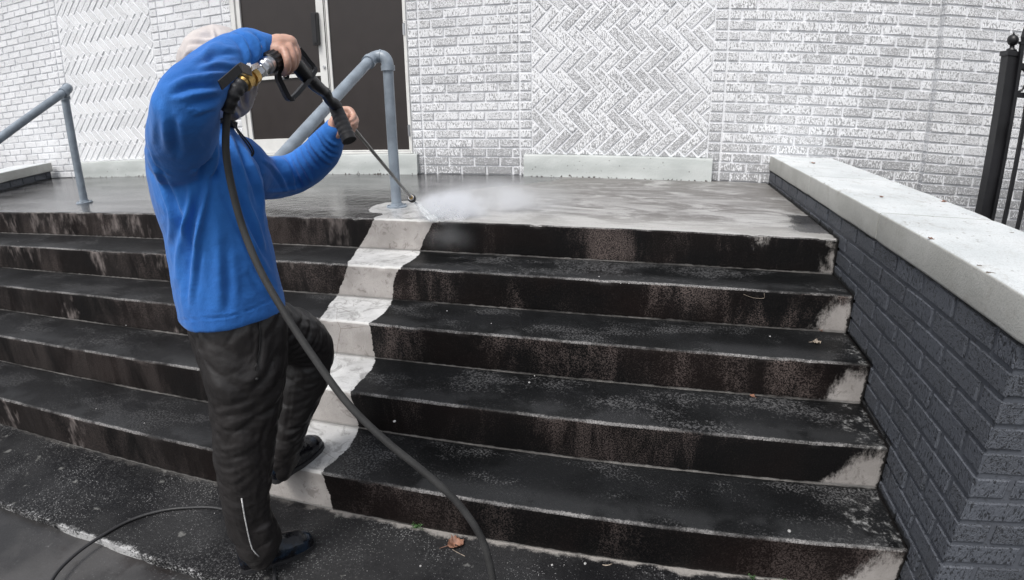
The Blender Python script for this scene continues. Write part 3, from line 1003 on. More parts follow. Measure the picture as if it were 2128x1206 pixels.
# ------------------------------------------------------------------ iron fence
fe = empty('iron_fence', (3.0, -.8, GZ)); tag(fe, 'black iron fence with ball topped post beyond the right parapet', 'fence')
def fpart(name, b, parent=fe, smooth=False, bevel=0):
    o = b.build(name, M['iron'], None, smooth=smooth, bevel=bevel)
    if parent is fe: reparent(o, fe)
    else: o.parent = parent
    return o
px_, py_ = 2.790, -.80
b = MB(); b.box((px_ - .040, py_ - .040, GZ), (px_ + .040, py_ + .040, .955)); b.box((px_ - .047, py_ - .047, .955), (px_ + .047, py_ + .047, .985))
post = fpart('post', b, bevel=.003)
b = MB(); b.tube([(px_, py_, .985), (px_, py_, .995), (px_, py_, 1.005), (px_, py_, 1.02)], [.03, .03, .014, .014], 16); b.ball((px_, py_, 1.050), .034, 20, 12)
b.tube([(px_, py_, 1.08), (px_, py_, 1.10)], [.008, .002], 10)
fpart('finial', b, post, True)
for zz in (.905, .735, -.62):
    b = MB(); b.box((px_ + .040, py_ - .018, zz - .016), (6.4, py_ + .018, zz + .016)); fpart('rail', b, bevel=.002)
b = MB(); b.box((px_ + .041, py_ - .03, .70), (px_ + .062, py_ + .03, .93)); fpart('hinge', b, bevel=.002)
xs_ = px_ + .030; k = 0
while xs_ < 6.3:
    b = MB(); w = .0105
    b.box((xs_ - w, py_ - (.018 if k else .045) - 2 * w, GZ + .06), (xs_ + w, py_ - (.019 if k else .041), 1.03 if k == 0 else 1.00))
    zo = .03 if k == 0 else 0.; yo = .025 if k == 0 else 0.
    b.box((xs_ - w * 1.7, py_ - yo - .021 - 2.4 * w, .995 + zo), (xs_ + w * 1.7, py_ - yo - .015, 1.01 + zo))
    b.tube([(xs_, py_ - yo - .030, 1.01 + zo), (xs_, py_ - yo - .030, 1.035 + zo), (xs_, py_ - yo - .030, 1.11 + zo)], [.010, .017, .001], 4)
    fpart('picket', b)
    if k % 1 == 0:
        b = MB(); c_ = (xs_ + .049, py_, .82)
        ring = [(c_[0] + .040 * math.cos(a), c_[1], c_[2] + .066 * math.sin(a)) for a in np.linspace(0, 2 * math.pi, 25)]
        b.tube(ring, .007, 8, cap=False); fpart('ring', b, smooth=True)
    xs_ += .098; k += 1
# ------------------------------------------------------------------ person
def remesh(name, mb, voxel, it=4, fac=.5):
    me = bpy.data.meshes.new(name); me.from_pydata(mb.v, [], mb.f); me.update()
    bm = bmesh.new(); bm.from_mesh(me)
    bmesh.ops.recalc_face_normals(bm, faces=bm.faces); bm.to_mesh(me); bm.free()
    o = bpy.data.objects.new(name, me); COL.objects.link(o)
    r = o.modifiers.new('r', 'REMESH'); r.mode = 'VOXEL'; r.voxel_size = voxel
    s = o.modifiers.new('s', 'SMOOTH'); s.factor = fac; s.iterations = it
    dg = bpy.context.evaluated_depsgraph_get()
    me2 = bpy.data.meshes.new_from_object(o.evaluated_get(dg))
    o.modifiers.clear(); bpy.data.objects.remove(o); bpy.data.meshes.remove(me)
    me2.name = name
    return me2

def arrs(me):
    n = len(me.vertices)
    co = np.empty(n * 3); me.vertices.foreach_get('co', co); co = co.reshape(n, 3)
    no = np.array([v.normal[:] for v in me.vertices])
    return co, no

def strokes(me, S, base=None):
    """carve folds: S = list of (polyline in picture units, height m, width units, (smin, smax))"""
    co, no = arrs(me)
    P = proj(co); view = CAM - co; view /= np.linalg.norm(view, axis=1)[:, None]
    fac = np.clip(((view * no).sum(1) + .15) / .5, 0, 1)
    s = (co - MO) @ MR
    tot = np.zeros(len(co))
    for item in S:
        poly, amp, wid = item[0], item[1], item[2]
        rng = item[3] if len(item) > 3 else (-9, 9)
        Q = np.array(cr([np.array(p + (0,), float) for p in poly], 5))[:, :2]
        best = np.full(len(co), 1e9); tb = np.zeros(len(co))
        L = np.concatenate([[0], np.cumsum(np.linalg.norm(np.diff(Q, axis=0), axis=1))])
        box = (P[:, 0] > Q[:, 0].min() - 3 * wid) & (P[:, 0] < Q[:, 0].max() + 3 * wid) & (P[:, 1] > Q[:, 1].min() - 3 * wid) & (P[:, 1] < Q[:, 1].max() + 3 * wid) & (s > rng[0]) & (s < rng[1]) & (fac > 0)
        idx = np.nonzero(box)[0]
        if len(idx) == 0: continue
        p = P[idx]; bb = best[idx]; tt = tb[idx]
        for i in range(len(Q) - 1):
            a, b = Q[i], Q[i + 1]; ab = b - a; l2 = ab @ ab + 1e-9
            t = np.clip(((p - a) @ ab) / l2, 0, 1)
            d = np.linalg.norm(p - (a + t[:, None] * ab), axis=1)
            m_ = d < bb
            bb = np.where(m_, d, bb); tt = np.where(m_, (L[i] + t * math.sqrt(l2)) / L[-1], tt)
        g = np.exp(-(bb / wid) ** 2) - .45 * np.exp(-((bb - 2.1 * wid) / wid) ** 2)
        tot[idx] += amp * g * np.clip(np.sin(math.pi * np.clip(tt, .0, 1.)), 0, 1) ** .6
    tot *= fac
    if base is not None: tot += base(co)
    co = co + no * tot[:, None]
    me.vertices.foreach_set('co', co.ravel()); me.update()

def nz(co, sc, st=(1, 1, 1), off=0):
    return np.array([mnoise.noise(Vector((c[0] * sc * st[0] + off, c[1] * sc * st[1], c[2] * sc * st[2]))) for c in co])

def sect(L, R, s, b, n=28, e=2.3, sL=None, sR=None):
    """closed ring through picture points L and R at side offset s, half thickness b towards/away"""
    A = PB(L[0], L[1], s if sL is None else sL); C_ = PB(R[0], R[1], s if sR is None else sR)
    c = (A + C_) / 2; a = (C_ - A) / 2
    w = MR * b
    out = []
    for k in range(n):
        t = 2 * math.pi * k / n
        x, y = math.cos(t), math.sin(t)
        x = math.copysign(abs(x) ** (2 / e), x); y = math.copysign(abs(y) ** (2 / e), y)
        out.append(c + a * x + w * y)
    return out

def chain(b, pts, n=20, sub=6, ball=True):
    """tapered limb: pts = (px, py, s, r)"""
    W_ = [np.append(PB(p[0], p[1], p[2]), p[3]) for p in pts]
    Q = cr(W_, sub)
    b.tube([q[:3] for q in Q], [q[3] for q in Q], n)
    b.ball(Q[0][:3], Q[0][3], 18, 10); b.ball(Q[-1][:3], Q[-1][3], 18, 10)

# --- body (skin): head, neck, trunk, arms, hands in one skin
b = MB()
hc = PB(441, 149, 0.)
hd = MF * .93 + np.array([0, 0, -.36]); hd /= np.linalg.norm(hd)      # where the face looks
hu = np.cross(MR, hd); hu = -hu if hu[2] < 0 else hu
Mh = np.array([MR, hd, hu])
b.ball(hc, .080, 24, 16, (.84, 1.06, 1.12), Mh)
b.ball(hc - hu * .055 + hd * .028, .062, 20, 14, (.85, 1.0, 1.0), Mh)
def hp(r_, f_, u_): return hc + MR * r_ + hd * f_ + hu * u_
b.tube([hp(0, .074, .012), hp(0, .088, -.012), hp(0, .098, -.030), hp(0, .084, -.036)], [.007, .010, .013, .010], 12)
b.ball(hp(0, .074, -.066), .018, 14, 8, (1.2, .7, .45), Mh)
b.ball(hp(0, .064, -.092), .020, 14, 8, (1., .8, .8), Mh)
for sg in (-1, 1):
    b.ball(hp(sg * .030, .080, .006), .013, 12, 8, (1.1, .6, .8), Mh)
    b.tube([hp(sg * .012, .088, .022), hp(sg * .032, .088, .027), hp(sg * .050, .078, .020)], [.006, .007, .004], 8)
    b.ball(hp(sg * .075, -.004, -.012), .026, 12, 8, (.35, .7, 1.15), Mh)
b.tube([PB(452, 190, 0), PB(440, 260, 0), PB(425, 310, 0)], [.052, .055, .075], 20)
b.loft([sect((350, 310), (490, 315), 0, .10), sect((335, 420), (510, 420), 0, .12), sect((370, 560), (540, 560), 0, .13), sect((410, 700), (560, 690), 0, .13)])
chain(b, [(390, 300, .13, .055), (402, 213, .285, .042), (472, 135, .215, .036), (545, 100, .17, .026), (566, 98, .172, .026)])
chain(b, [(500, 345, -.16, .055), (600, 368, -.285, .040), (660, 322, -.19, .034), (688, 276, -.13, .024)])
# right hand, closed over the trigger grip, seen from its back
def W3(p): return PB(*p)
def limb(b, pts, rs, n=12):
    Q = cr([np.append(W3(p), r) for p, r in zip(pts, rs)], 4)
    b.tube([q[:3] for q in Q], [q[3] for q in Q], n); b.ball(Q[0][:3], Q[0][3], 12, 8); b.ball(Q[-1][:3], Q[-1][3], 12, 8)
limb(b, [(562, 98, .172), (580, 95, .172), (600, 92, .172)], [.026, .028, .022], 16)
limb(b, [(562, 104, .18), (582, 106, .19), (594, 106, .195)], [.020, .022, .016], 14)
limb(b, [(575, 88, .165), (592, 86, .155), (606, 88, .150)], [.018, .018, .014], 14)
fr_ = [  # knuckle, middle joint, end joint, tip, radius
 ([(590, 104, .210), (597, 126, .226), (597, 144, .214), (590, 155, .192)], .0098),
 ([(601, 98, .196), (608, 121, .212), (607, 140, .200), (598, 152, .178)], .0102),
 ([(608, 93, .176), (615, 115, .190), (614, 134, .180), (605, 147, .160)], .0098),
 ([(611, 90, .154), (619, 110, .166), (618, 126, .158), (609, 138, .142)], .0088)]
for pts, r in fr_: limb(b, pts, [r * 1.02, r * .94, r * .86, r * .70])
limb(b, [(578, 112, .165), (588, 128, .135), (600, 140, .120)], [.0135, .0115, .009])
# left hand: palm behind the grip, fingers come round its far side
limb(b, [(688, 274, -.13), (697, 262, -.125), (706, 252, -.122), (716, 243, -.125)], [.024, .027, .028, .022], 16)
limb(b, [(694, 285, -.12), (703, 276, -.112), (712, 264, -.115)], [.016, .018, .016], 14)
lf = [([(712, 228, -.120), (727, 229, -.108), (735, 242, -.088), (729, 251, -.070)], .0098),
      ([(716, 238, -.122), (733, 240, -.106), (740, 252, -.086), (732, 259, -.068)], .0100),
      ([(718, 248, -.120), (734, 252, -.104), (739, 262, -.086), (730, 267, -.070)], .0094),
      ([(716, 258, -.118), (730, 263, -.104), (734, 271, -.088), (726, 274, -.074)], .0084)]
for pts, r in lf: limb(b, pts, [r * 1.1, r * 1.05, r * .95, r * .8])
limb(b, [(698, 256, -.105), (700, 240, -.085), (708, 229, -.075)], [.0135, .0115, .009])
me = remesh('person', b, .0030, 1, .5)
person = link('person', me, M['skin'], None, True)
tag(person, 'person in blue sweatshirt and dark trousers aiming a spray lance at the stairs', 'person')

# --- sweatshirt
b = MB()
b.loft([sect((418, 240), (484, 262), 0, .062), sect((392, 262), (500, 285), 0, .085), sect((335, 285), (516, 312), 0, .135), sect((302, 325), (532, 340), 0, .172),
        sect((306, 372), (541, 372), 0, .178), sect((319, 430), (542, 430), 0, .172), sect((337, 490), (553, 485), 0, .166),
        sect((349, 560), (569, 550), 0, .162), sect((357, 620), (580, 592), 0, .162), sect((369, 662), (584, 613), 0, .164), sect((370, 672), (585, 622), 0, .160)])
chain(b, [(378, 322, .115, .086), (380, 262, .225, .077), (392, 207, .300, .067), (430, 163, .255, .060), (478, 127, .205, .0560), (520, 103, .168, .050), (548, 97, .166, .039), (558, 97, .164, .034)], 28)
chain(b, [(492, 345, -.13, .095), (545, 368, -.22, .074), (603, 362, -.285, .068), (646, 337, -.23, .066), (676, 305, -.175, .057), (689, 282, -.142, .045), (693, 274, -.132, .039)], 28)
me = remesh('sweatshirt', b, .0052, 6)
FO = (-.5, .5); AR = (.17, .6); TO = (-.4, .22); LA = (-.5, .02)
SH = [
 # back and side
 ([(312, 330), (345, 420), (352, 470), (343, 520)], .007, 7, TO), ([(330, 360), (368, 450), (372, 520), (362, 580)], -.007, 8, TO),
 ([(395, 385), (388, 440), (372, 500), (360, 600)], .010, 8, TO), ([(420, 380), (405, 440), (388, 520), (378, 620)], -.008, 9, TO),
 ([(440, 350), (425, 420), (408, 500), (392, 620), (388, 665)], .008, 8, TO), ([(395, 560), (388, 610), (392, 665)], -.005, 8, TO),
 ([(450, 440), (455, 540), (448, 650)], .004, 14, TO), ([(470, 520), (476, 600), (470, 660)], -.004, 12, TO),
 # chest pulls to the left sleeve
 ([(470, 262), (492, 320), (510, 380), (520, 430)], .008, 7, TO), ([(488, 275), (512, 330), (530, 390), (537, 430)], -.007, 6, TO),
 ([(498, 290), (522, 340), (540, 400), (545, 460)], .007, 6, TO), ([(455, 300), (480, 360), (505, 430), (540, 520)], -.006, 8, TO),
 ([(445, 330), (478, 410), (520, 500), (560, 570)], .007, 8, TO), ([(500, 470), (530, 540), (565, 600)], -.006, 8, TO),
 ([(505, 395), (530, 460), (552, 530)], .006, 6, TO), ([(520, 560), (548, 600), (570, 622)], .006, 7, TO),
 ([(435, 300), (432, 330), (412, 372)], -.014, 9, TO), ([(455, 300), (440, 345), (425, 390)], .009, 8, TO),
 # right sleeve: bands round the forearm
 ([(345, 185), (385, 165), (430, 158), (475, 150)], .008, 8, AR), ([(350, 200), (395, 182), (440, 178), (470, 172)], -.009, 7, AR),
 ([(370, 208), (410, 196), (448, 192), (462, 192)], .009, 6, AR), ([(385, 222), (420, 212), (455, 205)], -.009, 7, AR),
 ([(400, 240), (430, 228), (452, 222)], .006, 7, AR), ([(395, 130), (420, 118), (440, 100), (462, 92)], .006, 9, AR),
 ([(425, 130), (452, 116), (480, 112), (500, 118)], -.006, 8, AR), ([(410, 145), (450, 135), (490, 136), (508, 140)], .006, 8, AR),
 ([(480, 72), (500, 84), (512, 108), (514, 140)], .010, 6, AR), ([(492, 68), (514, 84), (524, 106), (523, 134)], -.012, 5, AR),
 ([(512, 66), (530, 82), (538, 104), (532, 130)], .010, 5, AR), ([(530, 68), (543, 84), (548, 104), (541, 124)], -.008, 4, AR),
 ([(335, 210), (340, 260), (348, 320)], .006, 12, AR), ([(362, 240), (366, 290), (372, 330)], -.006, 11, AR), ([(318, 190), (322, 240), (318, 300)], .004, 10, AR),
 ([(300, 300), (320, 345), (352, 372)], -.006, 4), 
 # left sleeve
 ([(548, 330), (572, 350), (590, 380), (596, 402)], .007, 5, LA), ([(566, 326), (584, 345), (598, 375)], -.009, 5, LA), ([(580, 324), (594, 340), (606, 372), (612, 398)], .010, 5, LA),
 ([(597, 318), (605, 340), (620, 372), (628, 392)], -.009, 5, LA), ([(612, 308), (622, 332), (640, 362), (648, 380)], .009, 5, LA), ([(628, 296), (640, 322), (662, 350)], -.008, 5, LA),
 ([(640, 283), (654, 308), (676, 332), (690, 340)], .009, 5, LA), ([(652, 272), (664, 296), (684, 316), (702, 322)], -.009, 4, LA), ([(664, 264), (674, 284), (692, 300), (706, 302)], .006, 4, LA),
 ([(555, 402), (590, 398), (640, 384)], .004, 5, LA),
 # hem seam
 ([(350, 664), (400, 665), (470, 658), (530, 640), (580, 612)], -.0030, 2.5), ]
def shirt_base(co):
    return .0065 * nz(co, 5.5, (1, 1, .55)) + .0035 * nz(co, 13, (1, 1, .8), 4) - .0040 * np.abs(nz(co, 8.5, (1, 1, .5), 14)) - .0018 * np.abs(nz(co, 24, (1, 1, .8), 21)) + .0010 * nz(co, 34, (1, 1, 1), 7)
strokes(me, [(t[0], t[1] * (.85 if len(t) > 3 and t[3] is AR else 1.), t[2] * .68) + tuple(t[3:]) for t in SH], shirt_base)
sh = link('sweatshirt', me, M['blue'], person, True)

# --- trousers
b = MB()
b.loft([sect((388, 630), (585, 590), 0, .148), sect((386, 680), (592, 640), 0, .158), sect((396, 715), (594, 690), .01, .150), sect((405, 755), (594, 742), .04, .124), sect((416, 790), (592, 782), .060, .104), sect((426, 830), (588, 825), .066, .086)])
b.loft([sect((420, 690), (570, 675), .045, .07), sect((403, 722), (594, 702), .050, .098), sect((416, 785), (592, 780), .072, .094), sect((428, 840), (586, 840), .07, .090), sect((436, 900), (577, 897), .062, .086),
        sect((440, 960), (568, 958), .055, .080), sect((446, 1015), (563, 1012), .046, .075), sect((457, 1070), (566, 1056), .040, .072), sect((472, 1115), (580, 1088), .036, .070),
        sect((486, 1140), (590, 1108), .032, .068), sect((500, 1164), (580, 1136), .028, .064), sect((512, 1176), (564, 1160), .026, .056)])
chain(b, [(520, 678, -.08, .105), (585, 690, -.14, .102), (640, 722, -.20, .092), (632, 790, -.215, .088), (606, 862, -.225, .080), (588, 925, -.232, .072), (583, 955, -.235, .066), (580, 972, -.237, .060)], 28)
me = remesh('trousers', b, .0052, 4)
TR = [
 ([(404, 690), (400, 735), (412, 765)], -.008, 7), ([(416, 695), (412, 730), (424, 750)], .005, 7),
 ([(536, 660), (545, 700), (538, 762)], -.007, 4), ([(528, 665), (535, 705), (530, 760)], .005, 4),
 ([(432, 865), (470, 858), (520, 845), (575, 800)], .005, 9), ([(436, 905), (480, 900), (530, 880), (570, 850)], -.006, 8),
 ([(440, 930), (470, 938), (510, 925)], .007, 6), ([(440, 950), (475, 958), (520, 940), (560, 905)], -.007, 6), ([(442, 975), (480, 985), (530, 960)], .006, 6),
 ([(446, 1000), (480, 1012), (520, 990), (555, 950)], -.006, 6), ([(450, 1030), (490, 1025), (530, 1000)], .005, 7), ([(560, 870), (545, 930), (560, 980)], -.006, 6),
 ([(575, 840), (560, 900), (545, 930)], .006, 5), ([(540, 960), (548, 1000), (538, 1050)], -.007, 6), ([(552, 970), (560, 1010), (552, 1060)], .006, 5),
 ([(500, 1040), (520, 1080), (560, 1090)], -.005, 6), ([(520, 1110), (550, 1100), (580, 1080)], .007, 5), ([(470, 1060), (488, 1110), (505, 1150)], -.004, 4),
 ([(595, 640), (620, 660), (655, 665), (680, 700)], .008, 6, LA), ([(600, 665), (630, 685), (665, 695)], -.009, 6, LA), ([(600, 700), (640, 710), (680, 715)], .008, 6, LA),
 ([(600, 730), (640, 735), (688, 740)], -.008, 5, LA), ([(600, 760), (640, 760), (685, 752)], .009, 5, LA), ([(598, 790), (640, 782), (675, 770)], -.008, 5, LA),
 ([(596, 815), (630, 812), (668, 795)], .008, 5, LA), ([(592, 845), (625, 838), (660, 820)], -.007, 5, LA), ([(588, 870), (620, 868), (652, 850)], .008, 5, LA),
 ([(585, 900), (612, 895), (640, 880)], -.007, 5, LA), ([(580, 930), (605, 922), (628, 908)], .007, 5, LA), ([(610, 780), (600, 850), (590, 930)], -.006, 5, LA), ]
def tr_base(co):
    co = co.copy(); dd = nz(co, 4., (1, 1, 1), 31); co[:, 2] += (co[:, 0] - co[:, 1]) * .5 + dd * .10; co[:, 0] += nz(co, 5., (1, 1, 1), 37) * .06
    w = np.abs(nz(co, 9, (1, 1, 1.3)))
    vor = np.array([mnoise.noise(Vector((c[0] * 10, c[1] * 10, c[2] * 15)), noise_basis='VORONOI_F2F1') for c in co])
    r2 = np.abs(nz(co, 21, (1, 1, 1.8), 5)); r3 = np.abs(nz(co, 44, (1, 1, 1.3), 9))
    return .006 * nz(co, 5, (1, 1, 1)) - .004 * w - .0024 * r2 - .0013 * r3 + .0060 * np.clip(vor, -1, 1)
strokes(me, [(t[0], t[1] * (.18 if len(t) > 3 else .30), t[2] * .72) + tuple(t[3:]) for t in TR], tr_base)
trs = link('trousers', me, M['trouser'], person, True)
def on_surface(obj, px, py, lift):
    """point of obj seen at px, py, lifted towards the camera"""
    d = Vector(ray(px, py)); ok, loc, nn, _ = obj.ray_cast(Vector(CAM), d)
    return np.array(loc) - np.array(d) * lift if ok else PB(px, py, .1)
b = MB(); b.tube([on_surface(trs, *p, .001) for p in [(502, 1036), (505, 1055), (509, 1078), (514, 1102), (519, 1125), (524, 1141), (531, 1150), (538, 1157)]], .0021, 8)
b.build('reflective_piping', M['reflect'], trs, True)
b = MB(); b.tube([on_surface(trs, *p, .002) for p in [(537, 660), (541, 690), (540, 725), (533, 756)]], .0016, 6)
b.tube([on_surface(trs, *p, .004) for p in [(533, 755), (530, 763), (531, 770), (534, 771), (535, 762), (533, 755)]], .0012, 6)
b.ball(on_surface(trs, 534, 788, .004), .0045, 10, 8)
b.build('zip_pocket', M['cord'], trs, True)

# --- hood: open at the face, made of rings from the back of the head forward
def hood():
    secs = [((367, 128), (372, 150), .020), ((369, 103), (376, 182), .060), ((380, 82), (386, 212), .088), ((397, 67), (402, 240), .104), ((420, 57), (422, 256), .112),
            ((445, 53), (446, 262), .114), ((470, 57), (470, 258), .112), ((492, 68), (492, 252), .107), ((510, 90), (507, 243), .100), ((522, 122), (517, 228), .090), ((527, 150), (522, 205), .080)]
    rings = [sect(t, bb, 0, w, 40, 2.15) for t, bb, w in secs]
    inner = []
    for R_ in reversed(rings[3:]):
        c = sum(R_) / len(R_)
        inner.append([p + (c - p) / np.linalg.norm(c - p) * .009 for p in R_])
    # end the pocket behind the face
    b = MB(); b.loft(rings + inner)
    return b
me = remesh('hood', hood(), .0042, 3)
HD = [([(505, 120), (500, 170), (490, 230)], .005, 6), ([(518, 140), (512, 190), (500, 235)], -.006, 6), ([(480, 190), (500, 215), (505, 235)], .007, 5), ([(470, 200), (485, 235), (480, 250)], -.006, 5),
      ([(520, 160), (516, 200), (506, 215)], .007, 4), ([(368, 140), (392, 118), (420, 108)], -.006, 4), ([(385, 95), (415, 90), (450, 96), (475, 110)], -.007, 3.5), ([(400, 72), (430, 70), (465, 76)], .005, 5), ([(440, 55), (446, 80), (448, 110)], .004, 3), ([(462, 205), (470, 225), (486, 240)], -.008, 4), ([(495, 175), (505, 195), (508, 225)], -.008, 4), ([(478, 215), (492, 232), (496, 246)], .008, 3.5), ([(400, 80), (392, 110), (385, 140)], .004, 8), ([(428, 88), (445, 84), (462, 90)], .003, 5), ([(455, 215), (480, 222), (498, 240)], .004, 4)]
strokes(me, HD, lambda co: .006 * nz(co, 9) - .004 * np.abs(nz(co, 15, (1, 1, 1), 5)) - .002 * np.abs(nz(co, 33, (1, 1, 1), 8)))
hood_o = link('hood', me, M['hood'], person, True)
b = MB()
R0 = sect((436, 238), (492, 256), 0, .066, 28, 2.1); R1 = sect((432, 250), (490, 268), 0, .069, 28, 2.1)
b.loft([R0, R1]); b.build('dark_collar', M['cord'], person, True)
b = MB()
cp = [(480, 250, .075), (487, 262, .080), (498, 280, .088), (512, 298, .090), (521, 312, .088), (524, 321, .086), (518, 326, .085)]
b.tube(cr([PB(*p) for p in cp], 5), .0022, 8)
cp = [(484, 251, .072), (493, 268, .078), (506, 284, .085), (519, 300, .086), (527, 316, .083), (523, 325, .082), (516, 322, .083)]
b.tube(cr([PB(*p) for p in cp], 5), .0022, 8)
b.build('drawstring', M['cord'], person, True)

# --- shoes
def shoe(toe, d2, zg, L_=.285, tilt=0.):
    d2 = np.array([d2[0], d2[1], 0.]); d2 /= np.linalg.norm(d2); w = np.array([d2[1], -d2[0], 0.])
    prof = [(0., .004, .034, .018, .018), (.008, .0, .052, .030, .032), (.04, .0, .070, .041, .048), (.09, .0, .080, .046, .052), (.15, .002, .105, .044, .050), (.19, .004, .115, .036, .052), (L_ - .03, .002, .115, .032, .05), (L_ - .01, .002, .100, .028, .045), (L_, .008, .07, .018, .02)]
    b = MB(); rings = []
    for (l, z0, z1, hw, _) in prof:
        c = np.array([toe[0], toe[1], zg]) - d2 * l
        ring = []
        for k in range(24):
            t = 2 * math.pi * k / 24; x, y = math.cos(t), math.sin(t)
            zz = (z1 + z0) / 2 + y * (z1 - z0) / 2
            if y < -.1: zz = z0 + (1 + y) * .22 * (z1 - z0) * .5
            hx = hw * math.copysign(abs(x) ** .75, x) * (1.0 if y < .2 else 1 - .25 * (y - .2))
            ring.append(c + w * hx + np.array([0, 0, max(zz, z0) + .0]))
        rings.append(ring)
    b.loft(rings)
    me = remesh('shoe', b, .0042, 3)
    o = link('shoe', me, M['shoe'], person, True)
    # sole
    b = MB(); rings = []
    for (l, z0, z1, hw, _) in prof:
        c = np.array([toe[0], toe[1], zg]) - d2 * (l if l > 0 else -.003)
        hh = hw + .0035
        rings.append([c - w * hh + np.array([0, 0, .0005]), c + w * hh + np.array([0, 0, .0005]), c + w * hh + np.array([0, 0, .014 + z0]), c - w * hh + np.array([0, 0, .014 + z0])])
    b.loft(rings); s = b.build('sole', M['blackrubber'], o, True); auto_smooth(s, 50)
    # laces / ridges over the instep
    b = MB()
    for l in (.088, .104, .120, .136):
        c = np.array([toe[0], toe[1], zg]) - d2 * l
        zt_ = np.interp(l, [p[0] for p in prof], [p[2] for p in prof])
        b.tube([c - w * .026 + np.array([0, 0, zt_ - .014]), c + np.array([0, 0, zt_ + .001]), c + w * .026 + np.array([0, 0, zt_ - .014])], .0028, 8)
    b.build('lace', M['cord'], o, True)
    return o
shoe((-.404, -3.280), (.146, .166), GZ, .255)
shoe((-.551, -2.945), (.16, .98), -4 * H, .27)
# ------------------------------------------------------------------ spray gun
def A3(*p): return PB(*p)
gun = empty('spray_gun', PB(600, 130, .17))
tag(gun, 'black trigger spray gun with long steel lance held by the person', 'spray gun')
def gp(name, b, mat, parent=None, smooth=True, ang=40, bevel=0):
    o = b.build(name, M[mat], None, smooth=smooth, bevel=bevel)
    if smooth: auto_smooth(o, ang)
    if parent is None: reparent(o, gun)
    else: o.parent = parent
    return o
def gx(pts, r, n=18, sub=4):
    if hasattr(r, '__len__'):
        Q = cr([np.append(A3(*p), q) for p, q in zip(pts, r)], sub); return [q[:3] for q in Q], [q[3] for q in Q]
    return cr([A3(*p) for p in pts], sub), r
# handle: from the inlet nut under the hand to the front
b = MB()
b.tube(*gx([(566, 126, .198), (580, 124, .182), (598, 124, .168), (612, 130, .150), (622, 142, .135), (634, 156, .115), (645, 166, .10)], [.020, .021, .018, .017, .018, .0185, .016]), 20)
body_ = gp('handle', b, 'blackplastic')
b = MB()
c0, c1 = A3(557, 133, .212), A3(572, 123, .192)
b.tube([c0, c0 + (c1 - c0) * .1, c1 - (c1 - c0) * .1, c1], [.021, .0235, .0235, .021], 24)
for k in range(14):
    t = (c1 - c0) / np.linalg.norm(c1 - c0); u = np.cross(t, [0, 0, 1.]); u /= np.linalg.norm(u); w = np.cross(t, u); a = 2 * math.pi * k / 14
    q = (u * math.cos(a) + w * math.sin(a)) * .0228
    b.tube([c0 + q + t * .004, c1 + q - t * .003], .0030, 6)
gp('inlet_nut', b, 'blackplastic')
# guard: flat strap looping below the grip
def strap(pts, w, h, name, mat='blackplastic', sub=4):
    P = cr([A3(*p) for p in pts], sub); rings = []
    for i, p in enumerate(P):
        t = P[min(i + 1, len(P) - 1)] - P[max(i - 1, 0)]; t /= np.linalg.norm(t)
        a = MR - t * (MR @ t); a /= np.linalg.norm(a); n_ = np.cross(t, a)
        rings.append([p + a * w + n_ * h, p - a * w + n_ * h, p - a * w - n_ * h, p + a * w - n_ * h])
    b = MB(); b.loft(rings); return gp(name, b, mat, bevel=.0012, smooth=False)
strap([(581, 118, .175), (583, 140, .170), (578, 160, .165), (586, 180, .155), (598, 203, .145), (606, 206, .14)], .013, .0056, 'trigger_guard')
strap([(604, 207, .14), (616, 196, .135), (630, 180, .125), (642, 165, .115), (652, 150, .105), (650, 140, .10), (640, 128, .105), (628, 112, .115), (617, 99, .125)], .012, .0052, 'trigger_guard')
strap([(592, 140, .165), (598, 160, .158), (590, 163, .156)], .006, .003, 'trigger')
b = MB(); b.tube([A3(588, 163, .168), A3(588, 163, .15)], .003, 10); gp('pin', b, 'steel')
b = MB()
b.tube(*gx([(640, 160, .105), (652, 174, .085), (664, 184, .065), (672, 190, .050)], [.0175, .0175, .0165, .015]), 20)
gp('barrel', b, 'blackplastic')
b = MB()
b.tube(*gx([(668, 186, .058), (677, 194, .040), (684, 208, .010), (694, 216, -.01), (700, 222, -.03)], [.013, .0155, .0140, .0165, .0170]), 20)
gp('tube_sleeve', b, 'blackrubber')
# ribbed side grip with open end
b = MB(); g0, g1 = A3(697, 222, -.035), A3(726, 293, .03)
pts = []; rs = []
nR = 44
for i in range(nR + 1):
    t = i / nR; pts.append(g0 + (g1 - g0) * t)
    rr_ = .0195 + .0020 * t
    if .28 < t < .85: rr_ += .0020 * (abs((t * 7.0) % 1 - .5) * 2) ** .5 - .001
    rs.append(rr_)
b.tube(pts, rs, 24, cap=False)
dn = (g1 - g0) / np.linalg.norm(g1 - g0)
b.tube([g1, g1 + dn * .001, g1 - dn * .003, g1 - dn * .03], [.0215, .0195, .0180, .0175], 24, cap=False)
b.tube([g1 - dn * .03, g1 - dn * .031], [.0175, .0170], 24); b.tube([g0 - dn * .003, g0], [.012, .0195], 24)
gp('side_grip', b, 'blackrubber', ang=60)
# lance
nzp = np.array([-.586, -1.786, .098])
l0 = A3(697, 218, -.045)
dl_ = (nzp - l0) / np.linalg.norm(nzp - l0)
